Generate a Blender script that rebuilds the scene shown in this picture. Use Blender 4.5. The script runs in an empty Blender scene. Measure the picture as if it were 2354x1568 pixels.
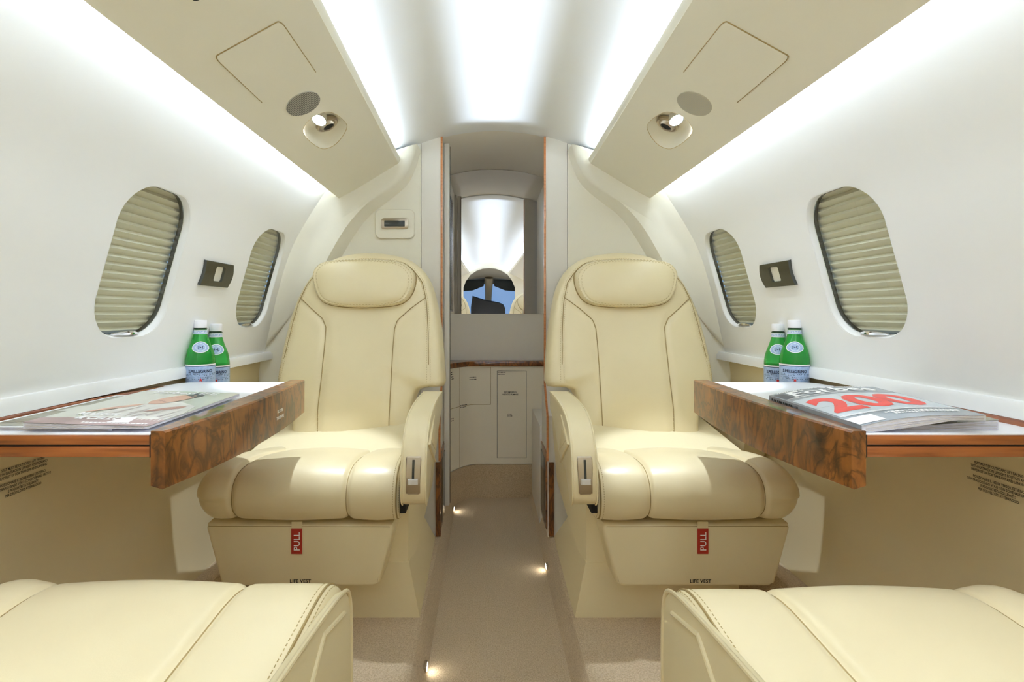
import bpy, bmesh, math, random
import numpy as np
from mathutils import Vector, Matrix
from mathutils.bvhtree import BVHTree
from mathutils.geometry import delaunay_2d_cdt
random.seed(7)
PI = math.pi
ZC = 0.98                      # eye height above the aisle floor; heights h below are measured from eye level
SC = bpy.context.scene
COL = SC.collection

# ------------------------------------------------------------------ materials
def lin(c):
    return tuple(((v/255)/12.92 if v/255 <= .04045 else ((v/255+.055)/1.055)**2.4) for v in c) + (1.0,)

def mat(name, rgb, rough=.5, metal=0.0, coat=0.0, noise=None, bump=None, emit=None, spec=.5, sheen=0, coatr=.06):
    m = bpy.data.materials.new(name); m.use_nodes = True
    nt = m.node_tree; b = nt.nodes['Principled BSDF']
    b.inputs['Base Color'].default_value = lin(rgb)
    b.inputs['Roughness'].default_value = rough
    b.inputs['Metallic'].default_value = metal
    b.inputs['Coat Weight'].default_value = coat
    b.inputs['Coat Roughness'].default_value = coatr
    b.inputs['Specular IOR Level'].default_value = spec
    if sheen: b.inputs['Sheen Weight'].default_value = sheen
    if noise or bump:
        tc = nt.nodes.new('ShaderNodeTexCoord')
    if noise:                                       # (scale, second colour, amount)
        n = nt.nodes.new('ShaderNodeTexNoise'); n.inputs['Scale'].default_value = noise[0]; n.inputs['Detail'].default_value = 5
        r = nt.nodes.new('ShaderNodeMix'); r.data_type = 'RGBA'
        r.inputs['A'].default_value = lin(rgb); r.inputs['B'].default_value = lin(noise[1])
        mp = nt.nodes.new('ShaderNodeMapRange'); mp.inputs['From Min'].default_value = .35; mp.inputs['From Max'].default_value = .68
        nt.links.new(tc.outputs['Object'], n.inputs['Vector']); nt.links.new(n.outputs['Fac'], mp.inputs['Value'])
        nt.links.new(mp.outputs['Result'], r.inputs['Factor']); nt.links.new(r.outputs['Result'], b.inputs['Base Color'])
    if bump:                                        # (scale, strength, distance)
        n2 = nt.nodes.new('ShaderNodeTexNoise'); n2.inputs['Scale'].default_value = bump[0]; n2.inputs['Detail'].default_value = 3
        bp = nt.nodes.new('ShaderNodeBump'); bp.inputs['Strength'].default_value = bump[1]; bp.inputs['Distance'].default_value = bump[2]
        nt.links.new(tc.outputs['Object'], n2.inputs['Vector']); nt.links.new(n2.outputs['Fac'], bp.inputs['Height'])
        nt.links.new(bp.outputs['Normal'], b.inputs['Normal'])
    if emit:
        b.inputs['Emission Color'].default_value = lin(emit[0]); b.inputs['Emission Strength'].default_value = emit[1]
    return m

def wood(name, light, mid, dark, burl=True, scale=9.0):
    m = bpy.data.materials.new(name); m.use_nodes = True
    nt = m.node_tree; b = nt.nodes['Principled BSDF']; N = nt.nodes.new; L = nt.links.new
    tc = N('ShaderNodeTexCoord'); mp = N('ShaderNodeMapping')
    mp.inputs['Scale'].default_value = (1, 1, .55) if burl else (1.6, 1.6, 26)
    L(tc.outputs['Object'], mp.inputs['Vector'])
    n1 = N('ShaderNodeTexNoise'); n1.inputs['Scale'].default_value = scale; n1.inputs['Detail'].default_value = 7; n1.inputs['Distortion'].default_value = 2.6 if burl else .4
    L(mp.outputs['Vector'], n1.inputs['Vector'])
    r = N('ShaderNodeValToRGB'); e = r.color_ramp.elements
    e[0].position = .30; e[0].color = lin(dark); e[1].position = .72; e[1].color = lin(light)
    k = e.new(.47); k.color = lin(mid)
    L(n1.outputs['Fac'], r.inputs['Fac'])
    if burl:                                        # fine dark figure lines of the burl
        n2 = N('ShaderNodeTexNoise'); n2.inputs['Scale'].default_value = scale*1.5; n2.inputs['Detail'].default_value = 6; n2.inputs['Distortion'].default_value = 2.2
        L(mp.outputs['Vector'], n2.inputs['Vector'])
        r2 = N('ShaderNodeValToRGB'); f = r2.color_ramp.elements
        f[0].position = .43; f[0].color = (1, 1, 1, 1); f[1].position = .56; f[1].color = (1, 1, 1, 1)
        q = f.new(.492); q.color = (.25, .2, .16, 1)
        L(n2.outputs['Fac'], r2.inputs['Fac'])
        mx = N('ShaderNodeMix'); mx.data_type = 'RGBA'; mx.blend_type = 'MULTIPLY'; mx.inputs['Factor'].default_value = .8
        L(r.outputs['Color'], mx.inputs['A']); L(r2.outputs['Color'], mx.inputs['B']); L(mx.outputs['Result'], b.inputs['Base Color'])
    else:
        L(r.outputs['Color'], b.inputs['Base Color'])
    b.inputs['Roughness'].default_value = .32; b.inputs['Coat Weight'].default_value = .8; b.inputs['Coat Roughness'].default_value = .04
    return m

def two_sided_fresnel(nt, lo=.04, hi=.75):
    lw = nt.nodes.new('ShaderNodeLayerWeight'); lw.inputs['Blend'].default_value = .5
    p = nt.nodes.new('ShaderNodeMath'); p.operation = 'POWER'; p.inputs[1].default_value = 4.0
    q = nt.nodes.new('ShaderNodeMath'); q.operation = 'MULTIPLY_ADD'; q.inputs[1].default_value = hi; q.inputs[2].default_value = lo
    nt.links.new(lw.outputs['Facing'], p.inputs[0]); nt.links.new(p.outputs[0], q.inputs[0])
    return q

def thin_glass(name, tint, gloss=1.0, rough=.0):
    m = bpy.data.materials.new(name); m.use_nodes = True
    nt = m.node_tree; nt.nodes.clear(); N = nt.nodes.new
    o = N('ShaderNodeOutputMaterial'); t = N('ShaderNodeBsdfTransparent'); g = N('ShaderNodeBsdfGlossy'); f = two_sided_fresnel(nt); x = N('ShaderNodeMixShader')
    t.inputs['Color'].default_value = lin(tint); g.inputs['Roughness'].default_value = rough
    g.inputs['Color'].default_value = (gloss, gloss, gloss, 1)
    nt.links.new(f.outputs[0], x.inputs[0]); nt.links.new(t.outputs[0], x.inputs[1]); nt.links.new(g.outputs[0], x.inputs[2]); nt.links.new(x.outputs[0], o.inputs[0])
    return m

def green_plastic(name):
    m = bpy.data.materials.new(name); m.use_nodes = True
    nt = m.node_tree; nt.nodes.clear(); N = nt.nodes.new; L = nt.links.new
    o = N('ShaderNodeOutputMaterial'); t = N('ShaderNodeBsdfTransparent'); d = N('ShaderNodeBsdfTranslucent'); df = N('ShaderNodeBsdfDiffuse'); g = N('ShaderNodeBsdfGlossy'); f = two_sided_fresnel(nt)
    t.inputs['Color'].default_value = lin((150, 236, 168)); d.inputs['Color'].default_value = lin((96, 222, 120)); df.inputs['Color'].default_value = lin((52, 186, 84))
    g.inputs['Roughness'].default_value = .03
    a = N('ShaderNodeMixShader'); a.inputs[0].default_value = .5; b = N('ShaderNodeMixShader'); b.inputs[0].default_value = .42; c = N('ShaderNodeMixShader')
    L(d.outputs[0], a.inputs[1]); L(df.outputs[0], a.inputs[2]); L(t.outputs[0], b.inputs[1]); L(a.outputs[0], b.inputs[2])
    L(f.outputs[0], c.inputs[0]); L(b.outputs[0], c.inputs[1]); L(g.outputs[0], c.inputs[2]); L(c.outputs[0], o.inputs[0])
    return m

M = dict(
    leather=mat('cream_leather', (232, 218, 178), .36, coat=.4, bump=(420, .06, .002), noise=(5, (228, 213, 173)), spec=.6, coatr=.3),
    leather2=mat('cream_leather_panel', (231, 218, 180), .46, bump=(500, .05, .002), spec=.4),
    thread=mat('seam_thread', (168, 146, 98), .8),
    stitch=mat('stitch_thread', (196, 176, 128), .8),
    gap=mat('dark_gap', (34, 30, 24), .9),
    wall=mat('cream_wall_vinyl', (236, 236, 234), .42, bump=(700, .04, .001), spec=.35),
    ceil=mat('white_headliner', (236, 238, 240), .38, spec=.45),
    valance=mat('cream_valance_panel', (233, 229, 213), .45, spec=.35),
    lower=mat('tan_lower_panel', (222, 208, 170), .5, spec=.3),
    bulk=mat('pale_bulkhead', (233, 229, 214), .45, spec=.35),
    bulk2=mat('pale_grey_bulkhead', (226, 222, 214), .42, spec=.35),
    lav=mat('greige_lavatory', (236, 231, 221), .4, spec=.35),
    carpet=mat('beige_carpet', (224, 204, 172), .95, noise=(260, (194, 170, 136)), bump=(420, .9, .004), spec=.1, sheen=.2),
    burl=wood('walnut_burl', (164, 100, 40), (130, 76, 28), (58, 30, 10)),
    veneer=wood('cherry_veneer', (172, 98, 44), (152, 82, 34), (122, 62, 26), burl=False, scale=5),
    laminate=mat('white_laminate', (240, 240, 243), .35),
    metal=mat('satin_nickel', (190, 178, 160), .3, metal=1.0),
    chrome=mat('chrome', (225, 225, 228), .12, metal=1.0),
    silver=mat('silver_lever', (226, 226, 228), .35, metal=.6), cab=mat('warm_pale_cabinet', (240, 233, 216), .42, spec=.35),
    edgewood=wood('doorway_edge_veneer', (214, 146, 92), (202, 130, 76), (180, 106, 58), burl=False, scale=5),
    smoke=mat('smoked_chrome', (98, 100, 97), .18, metal=1.0),
    pocket=mat('dark_smoked_panel', (52, 46, 40), .18), black=mat('black_gloss', (22, 20, 20), .15),
    blackmatte=mat('black_matte', (26, 28, 30), .6),
    ink=mat('black_ink', (32, 28, 24), .7),
    inkw=mat('white_ink', (246, 246, 246), .6),
    red=mat('red_tag', (176, 42, 24), .5),
    redprint=mat('red_print', (240, 84, 78), .4),
    mirror=mat('mirror_silver', (236, 236, 238), .008, metal=1.0),
    lavmetal=mat('dark_polished_panel', (150, 148, 142), .12, metal=1.0),
    blind=mat('pleated_blind_fabric', (224, 220, 205), .75, spec=.2),
    pane=thin_glass('clear_window_pane', (244, 246, 240), .8),
    sky_pane=thin_glass('windshield_pane', (235, 242, 250)),
    grille=mat('speaker_grille_grey', (186, 185, 176), .5),
    grille2=mat('speaker_grille_beige', (196, 190, 172), .55),
    lamp=mat('reading_lamp_glow', (255, 255, 255), .3, emit=((255, 255, 255), 60)),
    courtesy=mat('courtesy_lamp_glow', (255, 250, 235), .3, emit=((255, 246, 225), 25)),
    bottle=green_plastic('green_bottle_plastic'),
    cap=mat('white_cap_plastic', (238, 238, 244), .35),
    darkgreen=mat('dark_green_ring', (24, 60, 34), .3),
    label=mat('blue_label_paper', (152, 178, 214), .5, noise=(160, (176, 196, 226))),
    labelw=mat('white_label_paper', (240, 240, 240), .5),
    labeldk=mat('label_navy_print', (34, 46, 78), .5),
    star=mat('label_red_star', (226, 52, 40), .5),
    paper=mat('white_page_paper', (226, 226, 236), .6, noise=(90, (212, 212, 226))),
    cov_grey=mat('cover_grey_gloss', (156, 162, 168), .22), cov_pale=mat('cover_pale_gloss', (204, 214, 222), .22),
    cov_line=mat('cover_dark_print', (78, 82, 92), .3), cov_ivory=mat('cover_ivory_gloss', (212, 213, 200), .22),
    cov_sage=mat('cover_sage_gloss', (158, 156, 138), .25), cov_olive=mat('cover_olive_gloss', (138, 130, 106), .25),
    skin=mat('cover_skin_print', (216, 172, 148), .3), skin2=mat('cover_dark_skin_print', (178, 128, 110), .3),
    shirt=mat('cover_shirt_print', (222, 220, 214), .3), fold=mat('cover_fold_print', (192, 184, 180), .3), hair=mat('cover_hair_print', (72, 74, 74), .3),
    mauve=mat('cover_mauve_print', (168, 142, 140), .3), gold=mat('cover_gold_print', (206, 178, 128), .3),
    cockpit=mat('taupe_cockpit_lining', (172, 164, 142), .7), visor=mat('dark_visor', (24, 34, 36), .5),
    display=mat('dark_display_glass', (58, 62, 60), .1), screwred=mat('red_placard', (120, 40, 30), .5),
)

# ------------------------------------------------------------------ object helpers
ORG = {}
def set_tags(o, label=None, cat=None, group=None, kind=None):
    if label: o['label'] = label
    if cat: o['category'] = cat
    if group: o['group'] = group
    if kind: o['kind'] = kind
    return o

def thing(name, label, cat, loc, group=None, kind=None):
    o = bpy.data.objects.new(name, None); COL.objects.link(o)
    o.location = (loc[0], loc[1], loc[2] + ZC); o.empty_display_size = .05
    ORG[o] = Vector(o.location)
    return set_tags(o, label, cat, group, kind)

def obj(name, bm, m, parent=None, angle=38, flip=False, label=None, origin=None):
    """link bm (built in eye-level coordinates) as ONE mesh object"""
    if not isinstance(m, (list, tuple)): m = [m]
    bmesh.ops.recalc_face_normals(bm, faces=bm.faces)
    if flip: bmesh.ops.reverse_faces(bm, faces=bm.faces)
    bmesh.ops.translate(bm, verts=bm.verts, vec=(0, 0, ZC))
    if parent: org = ORG[parent]
    elif origin: org = Vector((origin[0], origin[1], origin[2] + ZC))
    else:
        c = [v.co for v in bm.verts]
        org = Vector(((min(v.x for v in c)+max(v.x for v in c))/2, (min(v.y for v in c)+max(v.y for v in c))/2, min(v.z for v in c)))
    bmesh.ops.translate(bm, verts=bm.verts, vec=-org)
    me = bpy.data.meshes.new(name); bm.to_mesh(me); bm.free()
    for k in m: me.materials.append(k)
    me.shade_smooth() if hasattr(me, 'shade_smooth') else None
    try: me.set_sharp_from_angle(angle=math.radians(angle))
    except Exception: pass
    o = bpy.data.objects.new(name, me); COL.objects.link(o); ORG[o] = org
    if parent: o.parent = parent
    else: o.location = org
    if label: o['label'] = label
    return o

def struct(name, bm, m, angle=38, parent=None):
    o = obj(name, bm, m, parent, angle)
    if not parent: o['kind'] = 'structure'
    return o

def dup(root, loc, label=None):
    r = root.copy(); COL.objects.link(r); r.location = (loc[0], loc[1], loc[2] + ZC); ORG[r] = Vector(r.location)
    if label: r['label'] = label
    for ch in list(root.children):
        c = ch.copy(); COL.objects.link(c); c.parent = r; ORG[c] = ORG[r]
        for g in ch.children:
            d = g.copy(); COL.objects.link(d); d.parent = c; ORG[d] = ORG[r]
    return r

BM = bmesh.new
def add_box(bm, lo, hi, bev=0.0, seg=2, mi=0):
    lo = [min(a, b) for a, b in zip(lo, hi)], [max(a, b) for a, b in zip(lo, hi)]
    lo, hi = lo
    vs = [bm.verts.new((x, y, z)) for x in (lo[0], hi[0]) for y in (lo[1], hi[1]) for z in (lo[2], hi[2])]
    fs = [bm.faces.new([vs[i] for i in q]) for q in ((0, 1, 3, 2), (4, 6, 7, 5), (0, 4, 5, 1), (2, 3, 7, 6), (0, 2, 6, 4), (1, 5, 7, 3))]
    for f in fs: f.material_index = mi
    if bev:
        es = list({e for f in fs for e in f.edges})
        bmesh.ops.bevel(bm, geom=es, offset=bev, segments=seg, affect='EDGES', profile=.5)
    return bm

def loft(bm, rings, closed=True, cap=(True, True), mi=0):
    vr = [[bm.verts.new(p) for p in r] for r in rings]
    n = len(vr[0])
    for a, b in zip(vr, vr[1:]):
        for i in range(n if closed else n-1):
            j = (i+1) % n
            f = bm.faces.new((a[i], a[j], b[j], b[i])); f.material_index = mi
    if closed:
        for k, r in ((0, vr[0]), (1, vr[-1])):
            if cap[k]:
                f = bm.faces.new(r if k else r[::-1]); f.material_index = mi
    return vr

def tube(bm, pts, r, n=6, closed=False, mi=0):
    pts = [Vector(p) for p in pts]; rings = []
    m = len(pts); u = None
    for i, p in enumerate(pts):
        a = pts[(i-1) % m] if (closed or i > 0) else p
        b = pts[(i+1) % m] if (closed or i < m-1) else p
        d = (b-a).normalized()
        if u is None:
            u = d.cross(Vector((0, 0, 1)))
            if u.length < .3: u = d.cross(Vector((1, 0, 0)))
            if u.length < .3: u = d.cross(Vector((0, 1, 0)))
        else:
            u = u-d*u.dot(d)                          # carry the frame along the curve
            if u.length < 1e-6: u = d.orthogonal()
        u.normalize(); w = d.cross(u)
        rr = r[i] if isinstance(r, (list, tuple)) else r
        rings.append([p + u*math.cos(2*PI*k/n)*rr + w*math.sin(2*PI*k/n)*rr for k in range(n)])
    if closed: rings.append(rings[0])
    loft(bm, rings, True, (not closed, not closed), mi)
    return bm

def prism(bm, poly, axis, a, b, mi=0, bev=0.0):
    """poly in the plane normal to axis ('x': (y,z), 'y': (x,z), 'z': (x,y))"""
    def P(p, t): return (t, p[0], p[1]) if axis == 'x' else ((p[0], t, p[1]) if axis == 'y' else (p[0], p[1], t))
    n0 = len(bm.faces)
    before = set(bm.faces)
    loft(bm, [[P(p, a) for p in poly], [P(p, b) for p in poly]], True, (True, True), mi)
    if bev:
        new = [f for f in bm.faces if f not in before]
        es = list({e for f in new for e in f.edges})
        bmesh.ops.bevel(bm, geom=es, offset=bev, segments=2, affect='EDGES', profile=.5)
    return bm

def rounded_prism(bm, poly, a, b, r, n=4):
    """prism along x with rounded rims; poly is a (y, z) outline"""
    P = np.array(poly, float); m = len(P)
    ar = sum(P[i][0]*P[(i+1) % m][1]-P[(i+1) % m][0]*P[i][1] for i in range(m)); sg = 1 if ar > 0 else -1
    N = []
    for i in range(m):
        d0 = P[i]-P[i-1]; d1 = P[(i+1) % m]-P[i]
        n_ = d0/np.linalg.norm(d0)+d1/np.linalg.norm(d1); n_ = n_/max(1e-6, np.linalg.norm(n_)); N.append(np.array((-n_[1], n_[0]))*sg)   # inwards
    k = 1 if b > a else -1; rings = []
    for i in range(n+1):
        t = PI/2*i/n; rings.append((a+k*r*(1-math.sin(t)), r*(1-math.cos(t))))
    seq = rings[::-1]; seq = [(a+k*r*(1-math.cos(PI/2*i/n)), r*(1-math.sin(PI/2*i/n))) for i in range(n+1)]
    seq += [(b-k*r*(1-math.cos(PI/2*i/n)), r*(1-math.sin(PI/2*i/n))) for i in range(n, -1, -1)]
    loft(bm, [[(x, P[i][0]+N[i][0]*o_, P[i][1]+N[i][1]*o_) for i in range(m)] for x, o_ in seq], True, (True, True))
    return bm

def lathe(bm, prof, seg=40, c=(0, 0, 0), mi=0, cap=True):
    rings = [[(c[0]+r*math.cos(2*PI*k/seg), c[1]+r*math.sin(2*PI*k/seg), c[2]+z) for k in range(seg)] for r, z in prof]
    loft(bm, rings, True, (cap, cap), mi)
    return bm

def crom(pts, n, closed=False):
    """Catmull-Rom through pts, n samples"""
    P = [np.array(p, float) for p in pts]; m = len(P); out = []
    segs = m if closed else m-1
    for i in range(n):
        t = i*segs/(n if closed else n-1); k = min(int(t), segs-1); u = t-k
        g = (lambda q: P[q % m]) if closed else (lambda q: P[max(0, min(m-1, q))])
        a, b, c, d = g(k-1), g(k), g(k+1), g(k+2)
        out.append(.5*((2*b)+(-a+c)*u+(2*a-5*b+4*c-d)*u*u+(-a+3*b-3*c+d)*u**3))
    return out

def resample(pts, n, closed=False):
    P = [np.array(p, float) for p in pts]
    if closed: P.append(P[0])
    d = [0]
    for a, b in zip(P, P[1:]): d.append(d[-1]+np.linalg.norm(b-a))
    out = []
    for i in range(n):
        t = d[-1]*i/(n if closed else n-1)
        k = max(0, min(len(P)-2, np.searchsorted(d, t, side='right')-1))
        u = (t-d[k])/max(1e-9, d[k+1]-d[k]); out.append(P[k]*(1-u)+P[k+1]*u)
    return out

def cdt_surface(bm, outer, holes, grid, fn, mi=0):
    """triangulate a 2-D region with holes, lift it to 3-D with fn(u, v)"""
    def inside(p, poly):
        c = False; n = len(poly)
        for i in range(n):
            a, b = poly[i], poly[i-1]
            if (a[1] > p[1]) != (b[1] > p[1]) and p[0] < (b[0]-a[0])*(p[1]-a[1])/(b[1]-a[1])+a[0]: c = not c
        return c
    vs, es = [], []
    for loop in [outer] + holes:
        k = len(vs); n = len(loop)
        vs += [Vector(p) for p in loop]; es += [(k+i, k+(i+1) % n) for i in range(n)]
    arr = np.array([tuple(v) for v in vs])
    for g in grid:
        if not inside(g, outer) or any(inside(g, h) for h in holes): continue
        if np.min(np.hypot(arr[:, 0]-g[0], arr[:, 1]-g[1])) < .012: continue
        vs.append(Vector(g))
    v2, e2, f2, *_ = delaunay_2d_cdt(vs, es, [], 0, 1e-6)
    nv = [bm.verts.new(fn(v.x, v.y)) for v in v2]
    for f in f2:
        c = sum((v2[i] for i in f), Vector((0, 0)))/len(f)
        if inside(c, outer) and not any(inside(c, h) for h in holes):
            try: q = bm.faces.new([nv[i] for i in f]); q.material_index = mi
            except ValueError: pass
    bmesh.ops.delete(bm, geom=[v for v in bm.verts if not v.link_faces], context='VERTS')
    return bm

def rrect(cx, cy, w, h, r, n=6):
    out = []
    for (sx, sy, a0) in ((1, 1, 0), (-1, 1, 90), (-1, -1, 180), (1, -1, 270)):
        for k in range(n+1):
            a = math.radians(a0+90*k/n)
            out.append((cx+sx*(w/2-r)+r*math.cos(a), cy+sy*(h/2-r)+r*math.sin(a)))
    return out

_dg = None
def text_faces(txt, size=1.0, bold=0.0, align='CENTER', space=1.0, shear=0.0):
    cu = bpy.data.curves.new('t', 'FONT'); cu.body = txt; cu.size = size; cu.align_x = align; cu.offset = bold; cu.space_character = space; cu.shear = shear
    cu.resolution_u = 3
    o = bpy.data.objects.new('t', cu); COL.objects.link(o)
    dg = bpy.context.evaluated_depsgraph_get()
    me = bpy.data.meshes.new_from_object(o.evaluated_get(dg))
    vs = [(v.co.x, v.co.y) for v in me.vertices]; fs = [tuple(p.vertices) for p in me.polygons]
    bpy.data.objects.remove(o); bpy.data.curves.remove(cu); bpy.data.meshes.remove(me)
    return vs, fs

def refine(vs, fs, L):
    """split the long edges of a flat 2-D mesh so that it can follow a curved sheet"""
    b = bmesh.new(); nv = [b.verts.new((x, y, 0)) for x, y in vs]
    for f in fs:
        try: b.faces.new([nv[i] for i in f])
        except ValueError: pass
    for _ in range(5):
        bmesh.ops.triangulate(b, faces=b.faces)
        es = [e for e in b.edges if e.calc_length() > L]
        if not es: break
        bmesh.ops.subdivide_edges(b, edges=es, cuts=1)
    bmesh.ops.triangulate(b, faces=b.faces)
    b.verts.index_update()
    r = [(v.co.x, v.co.y) for v in b.verts], [tuple(v.index for v in f.verts) for f in b.faces]
    b.free(); return r

def add_text(bm, txt, fn, size=1.0, bold=0.0, align='CENTER', at=(0, 0), sx=1.0, space=1.0, mi=0, shear=0.0, fine=0):
    vs, fs = text_faces(txt, size, bold, align, space, shear)
    if fine: vs, fs = refine(vs, fs, fine)
    nv = [bm.verts.new(fn(at[0]+x*sx, at[1]+y)) for x, y in vs]
    for f in fs:
        try: q = bm.faces.new([nv[i] for i in f]); q.material_index = mi
        except ValueError: pass
    return bm

def add_flat(bm, poly, fn, mi=0, sub=0, fine=0):
    """one flat print (2-D polygon) lifted by fn"""
    if sub: poly = resample(poly, sub, True)
    if fine:
        vs, fs = refine([tuple(p) for p in poly], [tuple(range(len(poly)))], fine)
        nv = [bm.verts.new(fn(*p)) for p in vs]
        for f in fs: q = bm.faces.new([nv[i] for i in f]); q.material_index = mi
        return bm
    nv = [bm.verts.new(fn(p[0], p[1])) for p in poly]
    f = bm.faces.new(nv); f.material_index = mi
    return bm

# ------------------------------------------------------------------ cabin cross-section
WP = [(.545, .615), (.62, .56), (.674, .489), (.749, .373), (.815, .249), (.865, .089), (.891, -.027), (.920, -.157)]
_wp = np.array(crom(WP, 90))
def wx(h): return float(np.interp(h, _wp[::-1, 1], _wp[::-1, 0]))
def wn(h):                                            # outward unit normal of the side wall (X, h)
    d = (wx(h+.01)-wx(h-.01))/.02
    n = np.array((1.0, -d)); return n/np.linalg.norm(n)
def ceil_h(X): return .774-.58*X*X
def xin(D): return .347+.0188*D
Y0, YJ, YB = -2.40, 2.05, 2.17                        # front divider, wall / rib joint, bulkhead face

# ceiling
bm = BM()
xs = np.linspace(-.60, .60, 41)
loft(bm, [[(x, y, ceil_h(x)) for x in xs] for y in np.linspace(Y0, YB+.012, 12)] + [[(x, YB+.0122, ceil_h(x)+.03) for x in xs]], closed=False)
struct('ceiling', bm, M['ceil'])
bm = BM()
loft(bm, [[(x, y, ceil_h(x)+.006) for x in np.linspace(-.30, .30, 25)] for y in (YB+.004, 2.5, 2.8)], closed=False)
struct('ceiling_lavatory', bm, M['lav'])

# side walls with window openings
WIN = [(1.240, .118, .255, .352), (1.866, .124, .252, .350)]     # centre D, centre h, width, height
def wloop(w, sc=1.0, off=0.0):
    return rrect(w[0], w[1], w[2]*sc+off, w[3]*sc+off, .088*sc, 9)
for s, side in ((-1, 'left'), (1, 'right')):
    bm = BM()
    grid = [(d, h) for d in np.arange(Y0+.06, YJ, .06) for h in np.arange(-.14, .60, .035)]
    hs = np.linspace(-.157, .60, 24)
    outer = [(Y0, h) for h in hs] + [(YJ, h) for h in hs[::-1]]
    cdt_surface(bm, outer, [wloop(w) for w in WIN], grid, lambda u, v: (s*wx(v), u, v))
    struct('wall_'+side, bm, M['wall'])
    # ledge and lower side panel
    prof = crom([(.920, -.157), (.909, -.1575), (.906, -.165), (.907, -.180)], 10)
    prof2 = crom([(.936, -.187), (.942, -.30), (.938, -.5), (.918, -.70), (.888, -.80)], 24)
    bm = BM(); loft(bm, [[(s*p[0], y, p[1]) for p in prof + prof2] for y in np.linspace(Y0, YB, 14)], closed=False)
    struct('wall_lower_'+side, bm, M['lower'])
    bm = BM(); loft(bm, [[(s*p[0], y, p[1]) for p in [(.922, -.1555), (.9085, -.156), (.9035, -.1665), (.9038, -.1868), (.932, -.1885)]] for y in np.linspace(Y0, YB-.02, 14)], closed=False)
    struct('trim_1' if s < 0 else 'trim_2', bm, M['wall'])

# windows: reveal, pane, pleated shade, pull
wi = 0
for s in (-1, 1):
    for w in WIN:
        wi += 1
        e = thing('window_%d' % wi, None, None, (s*wx(w[1]), w[0], w[1]-w[3]/2), kind='structure')
        def wp(u, v, d, s=s):
            n = wn(v); return (s*(wx(v)+n[0]*d), u, v+n[1]*d)
        rings = []
        for sc, off, d in ((1.0, .004, -.0004), (1.0, 0, .002), (1.0, -.005, .007), (1.0, -.007, .016)):
            rings.append([wp(u, v, d) for u, v in wloop(w, sc, off)])
        bm = BM(); loft(bm, rings, True, (False, False)); obj('reveal', bm, M['wall'], e)
        rings = [[wp(u, v, d) for u, v in wloop(w, 1.0, off)] for off, d in ((-.0072, .0155), (-.009, .0165), (-.009, .0262), (.02, .0262))]
        bm = BM(); loft(bm, rings, True, (False, False)); obj('window_frame', bm, M['smoke'], e)
        bm = BM()
        cdt_surface(bm, wloop(w, 1.0, -.008), [], [(u, v) for u in np.arange(w[0]-.12, w[0]+.12, .03) for v in np.arange(w[1]-.17, w[1]+.17, .03)], lambda u, v: wp(u, v, .0135))
        obj('pane', bm, M['pane'], e)
        bm = BM(); n = 19; pitch = (w[3]+.004)/n; pr = []
        for k in range(n):
            t = w[1]+w[3]/2+.002-k*pitch
            pr += [(.0375, t), (.0255, t-pitch*.27)]
        pr.append((.0375, w[1]-w[3]/2-.002))
        loft(bm, [[wp(y, h, d) for d, h in pr] for y in (w[0]-w[2]/2-.012, w[0], w[0]+w[2]/2+.012)], closed=False)
        obj('pleated_shade', bm, M['blind'], e, angle=12)
        bm = BM(); hb = w[1]-w[3]/2+.006
        pts = [wp(w[0]-.045+.09*k/10, hb+.004*math.sin(PI*k/10), .004+.004*math.cos(2*PI*k/10)) for k in range(11)]
        tube(bm, pts, [.0025+.0035*math.sin(PI*k/10) for k in range(11)], 8)
        obj('shade_pull', bm, M['chrome'], e)

# recessed wall plates between the windows
for s, side in ((-1, 'left'), (1, 'right')):
    c = (1.565, .119)
    e = thing('wall_plate', 'smoked chrome plate with a square opening on the %s cabin wall between two windows' % side, 'wall plate', (s*wx(c[1]), c[0], .083))
    def pp(u, v, d, s=s):
        n = wn(v); return (s*(wx(v)-n[0]*d), u, v-n[1]*d)
    outl = [(c[0]-.085+.008*math.cos(t*PI/2), c[1]+.036*t) for t in np.linspace(-1, 1, 9)] + [(c[0]+.072+.014*math.cos(t*PI/2), c[1]+.036*t) for t in np.linspace(1, -1, 9)]
    outl = [(u-.012*0, v) for u, v in outl]
    hole = rrect(c[0]+.003, c[1]+.002, .052, .044, .006, 3)
    bm = BM(); cdt_surface(bm, outl, [hole], [], lambda u, v: pp(u, v, .009))
    loft(bm, [[pp(u, v, d) for u, v in outl] for d in (.009, -.001)], True, (False, False))
    loft(bm, [[pp(u, v, d) for u, v in hole] for d in (.009, .001)], True, (False, False))
    obj('plate', bm, M['smoke'], e, angle=30)
    bm = BM(); add_flat(bm, hole, lambda u, v: pp(u, v, .0015)); obj('inset', bm, M['valance'], e, label='beige inset of the plate')

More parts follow.
